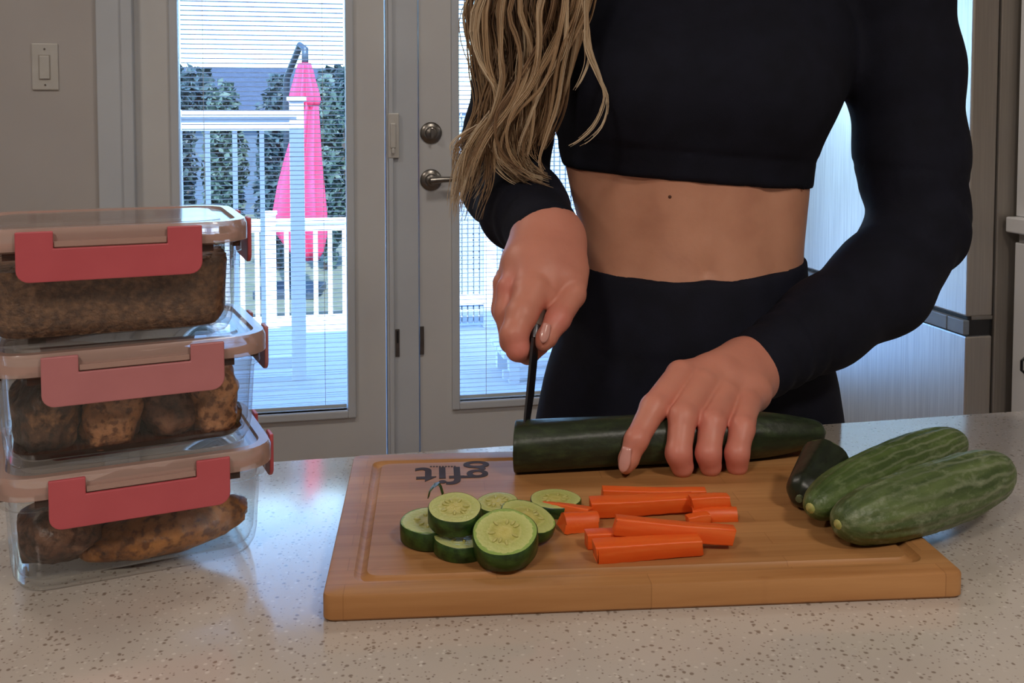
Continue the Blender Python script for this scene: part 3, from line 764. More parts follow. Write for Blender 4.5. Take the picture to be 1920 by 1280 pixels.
mb.loft(rings, cap0=False).build('skin', 'english_skin', t, smooth=True)
MB().loft([[(0.0006 + 0.2425 * CR * math.cos(a), CR * 0.97 * math.cos(a), CR * 0.97 * math.sin(a)) for a in [2 * math.pi * j / 40 for j in range(40)]], [(0.003 + 0.225 * CR * math.cos(a), CR * 0.9 * math.cos(a), CR * 0.9 * math.sin(a)) for a in [2 * math.pi * j / 40 for j in range(40)]]]).build('cut_face', 'flesh', t)
MB().loft([[(L - 0.0008, 0.003 * math.cos(a), 0.003 * math.sin(a) - .0012) for a in [2 * math.pi * j / 10 for j in range(10)]], [(L + 0.001, 0.002 * math.cos(a), 0.002 * math.sin(a) - .0012) for a in [2 * math.pi * j / 10 for j in range(10)]]]).build('stem_scar', 'stem_scar', t)

# two whole ridged cucumbers on the corner of the board
def whole_cuke(pl, pr, rl, r, bend, ridges, label, m, seed, skin):
    M, L = frame_from(pl, pr)
    t = thing('whole_cucumber', label, 'cucumber', M, 'whole cucumbers at the board corner', local=True)
    prof = lambda t: max(0.0006, r * sup(t, 2.9) * (1 - rl * (1 - t) * 0.9 + 0.0))
    cuke_loft(L, prof, bend, ridges, 0.022, 85, 80, seed).build('skin', skin, t, smooth=True)
    mb = MB()
    mb.loft([[(x, 0.0042 * q * math.cos(a), 0.0042 * q * math.sin(a)) for a in [2 * math.pi * j / 12 for j in range(12)]] for x, q in ((0.0016, 1.0), (0.0004, 0.9), (-0.0006, 0.5))])
    mb.build('blossom_scar', 'blossom_scar', t, smooth=True)
    return t
RM = 0.0215
fl = P(1570, 1000, 0.672); fr_ = P(1884, 920, 0.775)
zc_ = BTOP + RM * 0.95
whole_cuke(Vector((fl.x, fl.y, zc_ - 0.003)), Vector((fr_.x, fr_.y, zc_ - 0.001)), 0.06, RM * 1.07, -0.005, 17, 'pale ridged whole cucumber at the front, overhanging the board corner', 'm', 1.0, 'mini_skin_pale')
fl = P(1518, 996, 0.700); fr_ = P(1800, 868, 0.842)
whole_cuke(Vector((fl.x, fl.y, zc_ - 0.003)), Vector((fr_.x, fr_.y, zc_ - 0.001)), 0.10, RM * 0.92, 0.004, 17, 'green whole cucumber lying behind the front ridged one', 'm', 4.0, 'mini_skin')

# cut-off cucumber end
ea = Pz(1502, 968, BTOP); ea = Vector((ea.x, ea.y + 0.004, BTOP + 0.0120))
eb = Pz(1550, 926, BTOP); eb = Vector((eb.x + 0.0015, eb.y + 0.008, BTOP + 0.0205))
M, L = frame_from(ea, eb)
t = thing('cucumber_end', 'dark cut-off cucumber end lying beside the whole cucumbers', 'cucumber end', M, local=True)
mb = MB(); rings = []
for i in range(22):
    tt = i / 21
    r = 0.0125 * (1 - (1 - min(1, tt / 0.25)) ** 2.2) ** 0.5 + 0.008 * tt ** 0.9
    rings.append([(tt * L, max(0.0006, r) * math.cos(a) * (1 + .02 * math.cos(8 * a)), max(0.0006, r) * math.sin(a) * (1 + .02 * math.cos(8 * a))) for a in [2 * math.pi * j / 36 for j in range(36)]])
mb.loft(rings, cap1=False).build('skin', 'end_skin', t, smooth=True)
rr_ = 0.0203
MB().loft([[(L + d_, rr_ * k_ * math.cos(a), rr_ * k_ * math.sin(a)) for a in [2 * math.pi * j / 36 for j in range(36)]] for d_, k_ in ((-0.0006, 1.0), (0.0004, 0.9))]).build('cut_face', 'flesh', t)
MB().tube([(-0.0022, 0, 0), (0.001, 0, 0)], 0.0026, 10).build('stem_scar', 'stem_scar', t)

# slices
def cuke_slice(px, py, hh, r, th, tilt, az, roll, label):
    """disc centred at the pixel; tilt in degrees towards azimuth az (0 = towards the camera)"""
    c0 = Pz(px, py, BTOP + hh)
    M = Matrix.Translation(c0) @ Matrix.Rotation(math.radians(az), 4, 'Z') @ Matrix.Rotation(math.radians(tilt), 4, 'X') @ Matrix.Rotation(math.radians(roll), 4, 'Z')
    t = thing('cucumber_slice', label, 'cucumber slice', M, 'cucumber slices on the board', local=True)
    n = 44
    wob = lambda a: 1 + 0.015 * math.cos(3 * a + roll) + 0.012 * math.cos(5 * a)
    ring = lambda k, z: [(r * k * wob(a) * math.cos(a), r * k * wob(a) * math.sin(a), z) for a in [2 * math.pi * j / n for j in range(n)]]
    MB().loft([ring(0.972, -th), ring(1.0, -th + 0.0006), ring(1.008, -th / 2), ring(1.0, -0.0006), ring(0.972, 0)], cap0=False, cap1=False).build('peel', 'slice_skin', t, smooth=True)
    MB().loft([ring(0.972, -th + 0.0001), ring(0.972, -0.0001), ring(0.7, 0.0003), ring(0.45, -0.0002), ring(0.2, 0.0002)]).build('flesh', 'flesh', t, auto=40)
    for k in range(9):
        a = 2 * math.pi * k / 9 + 0.3 * math.sin(k * 5 + roll); q = r * (0.42 + 0.06 * math.sin(k * 3))
        s = MB(); sm = Matrix.Translation((q * math.cos(a), q * math.sin(a), 0.0001)) @ Matrix.Rotation(a, 4, 'Z')
        s.loft([[(0.0026 * rad * math.cos(b) , 0.0011 * rad * math.sin(b), z) for b in [2 * math.pi * j / 8 for j in range(8)]] for rad, z in ((1.0, -0.0002), (0.8, 0.0005), (0.3, 0.0007))], sm)
        s.build('seed', 'seed', t, smooth=True)
    return t
cuke_slice(866, 1003, 0.0115, 0.0185, 0.0105, 4, 20, 30, 'lowest cucumber slice, mostly hidden under the tilted ones')
cuke_slice(806, 974, 0.0145, 0.0203, 0.0125, 4, -15, 70, 'leftmost thick cucumber slice under the upper slice')
cuke_slice(853, 950, 0.0295, 0.0178, 0.0115, 12, 8, 10, 'cucumber slice resting on top of the leftmost one')
cuke_slice(932, 940, 0.0100, 0.0150, 0.008, 7, -25, 50, 'small pale cucumber slice at the back of the pile')
cuke_slice(990, 967, 0.0165, 0.0196, 0.008, 18, 58, 90, 'leaning cucumber slice tucked behind the large front slice')
cuke_slice(1041, 934, 0.0085, 0.0188, 0.008, 1, 0, 0, 'cucumber slice lying flat behind the carrot sticks')
cuke_slice(946, 996, 0.0215, 0.0213, 0.0140, 21, -5, 20, 'large front cucumber slice tilted towards the viewer')
cp = thing('peel_curl', 'thin green curl of cucumber peel behind the upper slice', 'peel', Pz(818, 935, BTOP))
mb = MB(); pts = [P(803, 932, 0.712), P(806, 919, 0.712), P(814, 910, 0.713), P(822, 906, 0.713), P(826, 912, 0.712), P(830, 926, 0.710)]
rings = []
for i, p_ in enumerate(pts):
    wv = 0.0055 * (0.6 + 0.4 * math.sin(i))
    rings.append([p_ + Vector((0, -wv, 0)), p_ + Vector((0.0009, 0, 0.0006)), p_ + Vector((0, wv, 0)), p_ + Vector((-0.0007, 0, -0.0006))])
mb.loft(rings).build('strip', 'slice_skin', cp, smooth=True)

# carrot sticks
def carrot_mat():
    m, nt, b = newmat('carrot')
    v = coords(nt, (14, 160, 160))
    n = nd(nt, 'ShaderNodeTexNoise', Scale=1.0, Detail=4.0); nt.links.new(v, n.inputs['Vector'])
    c = ramp(nt, n.outputs[0], [(0.3, rgb(230, 88, 22)), (0.55, rgb(238, 104, 36)), (0.75, rgb(244, 128, 62))])
    nt.links.new(c, b.inputs['Base Color']); b.inputs['Roughness'].default_value = 0.45
    b.inputs['Subsurface Weight'].default_value = 0.25; b.inputs['Subsurface Radius'].default_value = (1, 0.3, 0.1); b.inputs['Subsurface Scale'].default_value = 0.004
    bp = nd(nt, 'ShaderNodeBump', Strength=0.25, Distance=0.0008); nt.links.new(n.outputs[0], bp.inputs['Height']); nt.links.new(bp.outputs[0], b.inputs['Normal'])
carrot_mat()
def carrot(a, b, w0, h0, w1, h1, roll, label, rnd=0.0012, half=False, seed=0):
    """stick from pixel/depth a to b; w, h cross-section at each end (mm)"""
    A, B = Pz(a[0], a[1], BTOP + a[2]), Pz(b[0], b[1], BTOP + b[2])
    M, L = frame_from(A, B)
    M = M @ Matrix.Rotation(math.radians(roll), 4, 'X')
    t = thing('carrot_stick', label, 'carrot stick', M, 'carrot sticks on the board', local=True)
    rings = []; N = 12
    for i in range(N + 1):
        x = i / N
        w, h = (w0 + (w1 - w0) * x) / 1000, (h0 + (h1 - h0) * x) / 1000
        k = 1.0
        if i == 0 or i == N: k = 0.93
        xx = x * L
        if i == 1: xx = 0.0006
        if i == N - 1: xx = L - 0.0006
        if half:
            ring = [(xx, k * w / 2 * math.cos(q), k * (h * math.sin(q) - h * 0.4)) for q in [math.pi * j / 11 for j in range(12)]]
        else:
            ring = [(xx, k * p_[0], k * p_[1]) for p_ in rrect(w, h, rnd, 3)]
        wob = 0.0005 * math.sin(3.1 * x + seed * 2.3); wz = 0.0005 * math.cos(4.3 * x + seed)
        rings.append([(p_[0] + (0.0012 * math.sin(seed + p_[2] * 300) if i in (0, N) else 0), p_[1] + wob + 0.0003 * math.sin(40 * x + 9 * p_[2] * 100 + seed), p_[2] + wz) for p_ in rings_fix(ring)])
    MB().loft(rings).build('flesh', 'carrot', t, auto=38)
    return t
def rings_fix(r): return r
carrot((1128, 926, 0.0060), (1320, 926, 0.0060), 9, 10, 8, 9, 6, 'rearmost carrot stick next to the long cucumber', seed=1)
carrot((1107, 949, 0.0080), (1300, 942, 0.0075), 12, 12.5, 11, 11, 8, 'thick carrot stick lying across the back of the pile', seed=2)
carrot((1296, 940, 0.0120), (1366, 939, 0.0110), 10, 9, 9, 9, 0, 'short carrot stick at the right rear of the pile', seed=3)
carrot((1300, 962, 0.0040), (1382, 962, 0.0040), 15, 8, 12, 8, 12, 'rounded carrot piece at the right end of the pile', half=True, seed=4)
carrot((1018, 948, 0.0050), (1108, 964, 0.0060), 4, 6, 12, 10, -10, 'thin pointed carrot piece touching the flat cucumber slice', seed=5)
carrot((1055, 982, 0.0055), (1116, 973, 0.0055), 15, 12, 15, 11, 6, 'rounded carrot stub at the left of the pile', half=True, seed=6)
carrot((1098, 1010, 0.0058), (1270, 1000, 0.0055), 11, 11, 10, 10, 0, 'carrot stick underneath the front ones', seed=8)
carrot((1152, 984, 0.0150), (1374, 1003, 0.0085), 11.5, 12, 11, 11.5, -5, 'long carrot stick lying on top at the right', seed=7)
carrot((1116, 1033, 0.0068), (1312, 1021, 0.0060), 12.5, 13, 10.5, 11, 8, 'front carrot stick nearest the viewer', seed=9)
carrot((1290, 974, 0.0040), (1330, 970, 0.0040), 8, 7, 8, 7, 0, 'small carrot offcut between the longer sticks', seed=10)

# ================================================================ glass food containers
glassy('container_glass', (0.965, 0.97, 0.966, 1), 0.02, body=rgb(190, 196, 194), mix=0.006)
glassy('lid_clear', (0.95, 0.94, 0.93, 1), 0.08, body=rgb(222, 208, 200), mix=0.12, brough=0.3)
glassy('lid_rim', (0.9, 0.82, 0.78, 1), 0.1, body=rgb(206, 172, 160), mix=0.55, brough=0.35)
mat('latch_red', rgb(196, 88, 96), 0.4, c2=rgb(190, 83, 91), scale=30)
mat('latch_pale', rgb(190, 120, 123), 0.4, c2=rgb(184, 115, 118), scale=30)
mat('seal', rgb(200, 160, 150), 0.5, c2=rgb(190, 150, 140), scale=30)
mat('ground_meat', rgb(84, 54, 36), 0.5, c2=rgb(140, 100, 70), scale=230, detail=6, lohi=(0.36, 0.66), bump=1.0, bscale=420)
def meat(name, lo, mid, hi, sc, t0, t1, t2):
    m, nt, b = newmat(name)
    v = coords(nt); n = nd(nt, 'ShaderNodeTexNoise', Scale=sc, Detail=6.0, Roughness=0.65); nt.links.new(v, n.inputs['Vector'])
    c = ramp(nt, n.outputs[0], [(t0, lo), (t1, mid), (t2, hi)])
    ns = nd(nt, 'ShaderNodeTexNoise', Scale=sc * 4.5, Detail=3.0); nt.links.new(v, ns.inputs['Vector'])
    sp = ramp(nt, ns.outputs[0], [(0.38, (0.28, 0.2, 0.16, 1)), (0.5, (1, 1, 1, 1)), (0.75, (1.25, 1.2, 1.15, 1))])
    mm = nd(nt, 'ShaderNodeMixRGB', blend_type='MULTIPLY'); mm.inputs[0].default_value = 0.85; nt.links.new(c, mm.inputs[1]); nt.links.new(sp, mm.inputs[2])
    nt.links.new(mm.outputs[0], b.inputs['Base Color'])
    b.inputs['Roughness'].default_value = 0.38
    n2 = nd(nt, 'ShaderNodeTexNoise', Scale=sc * 5, Detail=4.0); nt.links.new(v, n2.inputs['Vector'])
    bp = nd(nt, 'ShaderNodeBump', Strength=0.6, Distance=0.002); nt.links.new(n2.outputs[0], bp.inputs['Height']); nt.links.new(bp.outputs[0], b.inputs['Normal'])
meat('chicken_charred', rgb(50, 36, 30), rgb(92, 64, 48), rgb(176, 128, 90), 42, 0.40, 0.54, 0.68)
meat('chicken_tan', rgb(92, 56, 38), rgb(184, 128, 88), rgb(206, 150, 106), 46, 0.34, 0.50, 0.68)
meat('chicken_brown', rgb(62, 42, 34), rgb(122, 84, 64), rgb(156, 114, 90), 40, 0.36, 0.52, 0.7)
meat('chicken_gold', rgb(110, 66, 32), rgb(176, 114, 56), rgb(198, 136, 74), 34, 0.34, 0.50, 0.7)
mat('juice', rgb(60, 30, 18), 0.1, c2=rgb(74, 38, 22), scale=20)

CL, CWD = 0.178, 0.136         # lid length and depth
GH = 0.0625
def container(loc, ang, label, latch):
    M = Matrix.Translation(loc) @ Matrix.Rotation(ang, 4, 'Z')
    t = thing('food_container', label, 'food container', M, 'stacked glass food containers', local=True)
    # glass tub: outer and inner skins joined at the rim
    g = MB()
    O = [(0.148, 0.106, 0.018, 0.0), (0.157, 0.115, 0.021, 0.002), (0.163, 0.121, 0.022, 0.008), (0.1655, 0.1235, 0.022, 0.016), (0.170, 0.127, 0.022, GH - 0.007), (0.178, 0.134, 0.024, GH - 0.006), (0.178, 0.134, 0.024, GH)]
    I = [(0.168, 0.124, 0.020, GH), (0.165, 0.122, 0.020, GH - 0.010), (0.160, 0.1175, 0.019, 0.016), (0.155, 0.113, 0.018, 0.009), (0.145, 0.103, 0.014, 0.0055)]
    g.loft([rrect(a * .96, b * .96, r, 7, z) for a, b, r, z in O + I])
    g.build('glass_tub', 'container_glass', t, auto=50)
    # lid
    z0, z1 = GH + 0.001, GH + 0.0165
    l = MB()
    l.loft([rrect(a, b, r, 7, z) for a, b, r, z in ((CL - 0.008, CWD - 0.008, 0.024, z0), (CL, CWD, 0.026, z0 + 0.0015), (CL, CWD, 0.026, z1 - 0.003), (CL - 0.003, CWD - 0.003, 0.025, z1), (CL - 0.016, CWD - 0.016, 0.02, z1), (CL - 0.018, CWD - 0.018, 0.02, z1 - 0.002))], cap0=False, cap1=False)
    lid = l.build('lid', 'lid_rim', t, auto=40)
    MB().loft([rrect(CL - 0.018, CWD - 0.018, 0.02, 7, z1 - 0.0045), rrect(CL - 0.018, CWD - 0.018, 0.02, 7, z1 - 0.002), rrect(CL - 0.034, CWD - 0.034, 0.016, 7, z1 - 0.002), rrect(CL - 0.036, CWD - 0.036, 0.016, 7, z1 - 0.0005), rrect(CL - 0.05, CWD - 0.05, 0.012, 7, z1 - 0.0005)]).build('lid_window', 'lid_clear', lid, auto=40)
    MB().loft([rrect(CL - 0.012, CWD - 0.012, 0.022, 7, z0 + 0.002), rrect(CL - 0.012, CWD - 0.012, 0.022, 7, z0 + 0.006), rrect(CL - 0.02, CWD - 0.02, 0.02, 7, z0 + 0.006), rrect(CL - 0.02, CWD - 0.02, 0.02, 7, z0 + 0.002)], cap0=False, cap1=False).build('seal', 'seal', lid, auto=40)
    # latches: U-shaped flap hinged on the lid edge
    def latch_mesh(w, name):
        hw = w / 2; top, notch, bot, r = z1 - 0.0015, z1 - 0.0125, z1 - 0.0335, 0.008
        nw = hw * 0.61
        poly = [(-hw, top), (-nw, top), (-nw, notch), (nw, notch), (nw, top), (hw, top)]
        for i in range(6):
            a = -math.pi / 2 * i / 5; poly.append((hw - r + r * math.cos(a), bot + r + r * math.sin(a)))
        for i in range(6):
            a = -math.pi / 2 - math.pi / 2 * i / 5; poly.append((-hw + r + r * math.cos(a), bot + r + r * math.sin(a)))
        mbb = MB()
        # split into convex pieces so that the caps stay clean: build as three plates sharing one outline
        mbb.loft([[(x, 0, z) for x, z in poly], [(x, -0.0028, z) for x, z in poly]])
        return mbb
    for k, (rot, dist, w) in enumerate(((0, CWD / 2, 0.112), (180, CWD / 2, 0.112), (90, CL / 2, 0.07), (270, CL / 2, 0.07))):
        mbb = latch_mesh(w, 'latch')
        o = mbb.build('latch', latch, t)
        o.matrix_basis = Matrix.Rotation(math.radians(rot), 4, 'Z') @ Matrix.Translation((0, -dist - 0.0012, 0))
        bmod = o.modifiers.new('bevel', 'BEVEL'); bmod.width = 0.0007; bmod.segments = 2; bmod.limit_method = 'ANGLE'
        hm = MB().box(-w / 2 * 0.6, w / 2 * 0.6, -0.0030, 0.001, z1 - 0.0115, z1 - 0.008); h = hm.build('hinge', 'lid_rim', lid)
        h.matrix_basis = Matrix.Rotation(math.radians(rot), 4, 'Z') @ Matrix.Translation((0, -dist, 0))
        for sg in (-1, 1):
            cl = MB().box(sg * (w / 2 + 0.002) - 0.006, sg * (w / 2 + 0.002) + 0.006, -0.0012, 0.004, z0 - 0.0045, z0 + 0.003).build('lug', 'juice', lid)
            cl.matrix_basis = Matrix.Rotation(math.radians(rot), 4, 'Z') @ Matrix.Translation((0, -dist + 0.006, 0))
    return M
CA = math.radians(25)
PITCHZ = 0.0788
GH_ = 0
MC1 = container((-0.2715, 0.722, CTOP), CA, 'bottom glass food container with red latch, holding browned chicken breasts', 'latch_red')
MC2 = container((-0.274, 0.721, CTOP + PITCHZ), CA, 'middle glass food container with pale pink latch, holding charred chicken', 'latch_pale')
MC3 = container((-0.284, 0.720, CTOP + 2 * PITCHZ), CA - 0.05, 'top glass food container with red latch, full of ground meat', 'latch_red')

def blob(M, c, rad, seed, m, name, label, cat, group=None, amp=0.16, freq=2.2, rot=0, tiltx=0, tilty=0, kind=None, power=2.0, clamp=None, seg=(40, 26)):
    mb = MB(); ns, nr = seg; rings = []
    R = Matrix.Rotation(rot, 4, 'Z') @ Matrix.Rotation(tiltx, 4, 'X') @ Matrix.Rotation(tilty, 4, 'Y')
    for i in range(nr + 1):
        ph = math.pi * (0.004 + 0.992 * i / nr); ring = []
        for j in range(ns):
            a = 2 * math.pi * j / ns
            d = Vector((math.sin(ph) * math.cos(a), math.sin(ph) * math.sin(a), math.cos(ph)))
            pw = (abs(d.x) ** power + abs(d.y) ** power + abs(d.z) ** power) ** (-1 / power)
            k = pw * (1 + amp * noise.fractal(d * freq + Vector((seed * 3.7, seed, 0)), 1.0, 2.0, 3))
            p_ = R @ Vector((d.x * rad[0] * k, d.y * rad[1] * k, d.z * rad[2] * k)) + Vector(c)
            if clamp:
                zz = max(p_.z, 0.0062); mg = 0.5 * (0.1530 + 0.006 * min(1, zz / 0.05)) - 0.0035; mg2 = 0.5 * (0.1125 + 0.006 * min(1, zz / 0.05)) - 0.0035
                q = ((abs(p_.x) / mg) ** 8 + (abs(p_.y) / mg2) ** 8) ** 0.125
                low = 1.0 - 0.07 * max(0, 1 - (zz - 0.006) / 0.011) ** 2
                q = max(q / low, 1.0)
                p_ = Vector((p_.x / q, p_.y / q, min(clamp, zz)))
            ring.append(tuple(p_))
        rings.append(ring)
    mb.loft(rings)
    o = mb.build(name, m, None, smooth=True, M=M)
    return tag(o, label, cat, group, kind)
blob(MC3, (0, 0, 0.029), (0.079, 0.059, 0.0258), 3, 'ground_meat', 'ground_meat', 'crumbled brown ground meat filling the top glass container', 'meat', kind='stuff', amp=0.09, freq=12, power=8, clamp=0.054, seg=(170, 100))
gC = 'chicken pieces in the glass containers'
blob(MC2, (-0.055, -0.020, 0.030), (0.020, 0.034, 0.027), 1, 'chicken_charred', 'chicken_piece', 'blackened chicken piece at the left of the middle container', 'chicken', gC, rot=0.2, clamp=0.054, power=2.6)
blob(MC2, (-0.012, -0.028, 0.027), (0.020, 0.026, 0.026), 2, 'chicken_tan', 'chicken_piece', 'tan seared chicken piece below the pale latch', 'chicken', gC, rot=-0.1, tilty=0.3, clamp=0.054, power=2.6)
blob(MC2, (0.024, -0.027, 0.027), (0.019, 0.026, 0.023), 4, 'chicken_brown', 'chicken_piece', 'brown chicken piece right of the tan one in the middle container', 'chicken', gC, rot=0.1, tilty=-0.3, clamp=0.054, power=2.6)
blob(MC2, (0.053, -0.027, 0.031), (0.017, 0.028, 0.025), 5, 'chicken_tan', 'chicken_piece', 'tall tan chicken piece at the right of the middle container', 'chicken', gC, rot=0.0, clamp=0.054, power=3.0)
blob(MC2, (0.068, -0.026, 0.015), (0.009, 0.012, 0.008), 6, 'chicken_charred', 'chicken_piece', 'small dark chicken scrap in the right corner of the middle container', 'chicken', gC, clamp=0.054)
blob(MC2, (0.0, 0.028, 0.030), (0.062, 0.020, 0.024), 7, 'chicken_charred', 'chicken_piece', 'long charred chicken piece at the back of the middle container', 'chicken', gC, clamp=0.054, power=3)
o = MB().loft([rrect(0.137, 0.097, 0.013, 6, 0.0060), rrect(0.147, 0.106, 0.016, 6, 0.011)]).build('meat_juice', 'juice', None, M=MC2); tag(o, 'dark meat juice pooled in the middle container', 'juice', kind='stuff')
blob(MC1, (-0.050, -0.020, 0.027), (0.031, 0.032, 0.020), 8, 'chicken_brown', 'chicken_breast', 'dark browned chicken breast at the left of the bottom container', 'chicken', gC, rot=0.35, amp=0.14, clamp=0.054)
blob(MC1, (0.020, -0.034, 0.021), (0.058, 0.020, 0.0165), 9, 'chicken_gold', 'chicken_breast', 'long golden chicken breast at the front of the bottom container', 'chicken', gC, rot=0.02, tilty=-0.10, amp=0.12, freq=1.6, clamp=0.054)
blob(MC1, (0.040, 0.006, 0.036), (0.026, 0.018, 0.019), 10, 'chicken_brown', 'chicken_breast', 'brown chicken breast behind the red latch at the right', 'chicken', gC, amp=0.14, clamp=0.055)
blob(MC1, (0.0, 0.026, 0.026), (0.050, 0.018, 0.019), 11, 'chicken_charred', 'chicken_breast', 'dark chicken breast at the back of the bottom container', 'chicken', gC, amp=0.14, clamp=0.054)
# ================================================================ the woman
def skin_mat():
    m, nt, b = newmat('skin')
    v = coords(nt)
    n1 = nd(nt, 'ShaderNodeTexNoise', Scale=22.0, Detail=3.0); nt.links.new(v, n1.inputs['Vector'])
    c = ramp(nt, n1.outputs[0], [(0.3, rgb(196, 138, 112)), (0.5, rgb(208, 150, 122)), (0.72, rgb(214, 156, 128))])
    at = nd(nt, 'ShaderNodeAttribute', attribute_name='red')
    mx = nd(nt, 'ShaderNodeMixRGB'); nt.links.new(at.outputs['Fac'], mx.inputs[0]); nt.links.new(c, mx.inputs[1]); mx.inputs[2].default_value = rgb(222, 128, 118)
    nt.links.new(mx.outputs[0], b.inputs['Base Color'])
    b.inputs['Roughness'].default_value = 0.46
    b.inputs['Subsurface Weight'].default_value = 0.15; b.inputs['Subsurface Radius'].default_value = (1, 0.35, 0.2); b.inputs['Subsurface Scale'].default_value = 0.006
    n2 = nd(nt, 'ShaderNodeTexNoise', Scale=260.0, Detail=3.0); nt.links.new(v, n2.inputs['Vector'])
    bp = nd(nt, 'ShaderNodeBump', Strength=0.12, Distance=0.001); nt.links.new(n2.outputs[0], bp.inputs['Height']); nt.links.new(bp.outputs[0], b.inputs['Normal'])
skin_mat()
mat('nail', rgb(224, 166, 156), 0.18, c2=rgb(218, 158, 148), scale=60, coat=0.6)
mat('mole', rgb(96, 56, 40), 0.6, c2=rgb(84, 48, 34), scale=60)
mat('knit_navy', rgb(17, 19, 31), 0.85, c2=rgb(22, 24, 38), scale=35, detail=5, bump=0.15, bscale=900, spec=0.25)
mat('legging_navy', rgb(18, 20, 32), 0.8, c2=rgb(23, 25, 40), scale=30, detail=5, bump=0.12, bscale=900, spec=0.25)
mat('eye_white', rgb(230, 226, 220), 0.2, c2=rgb(226, 220, 214), scale=30)
mat('iris', rgb(70, 90, 100), 0.2, c2=rgb(60, 78, 88), scale=30)
mat('lips', rgb(178, 92, 88), 0.4, c2=rgb(170, 86, 82), scale=30)

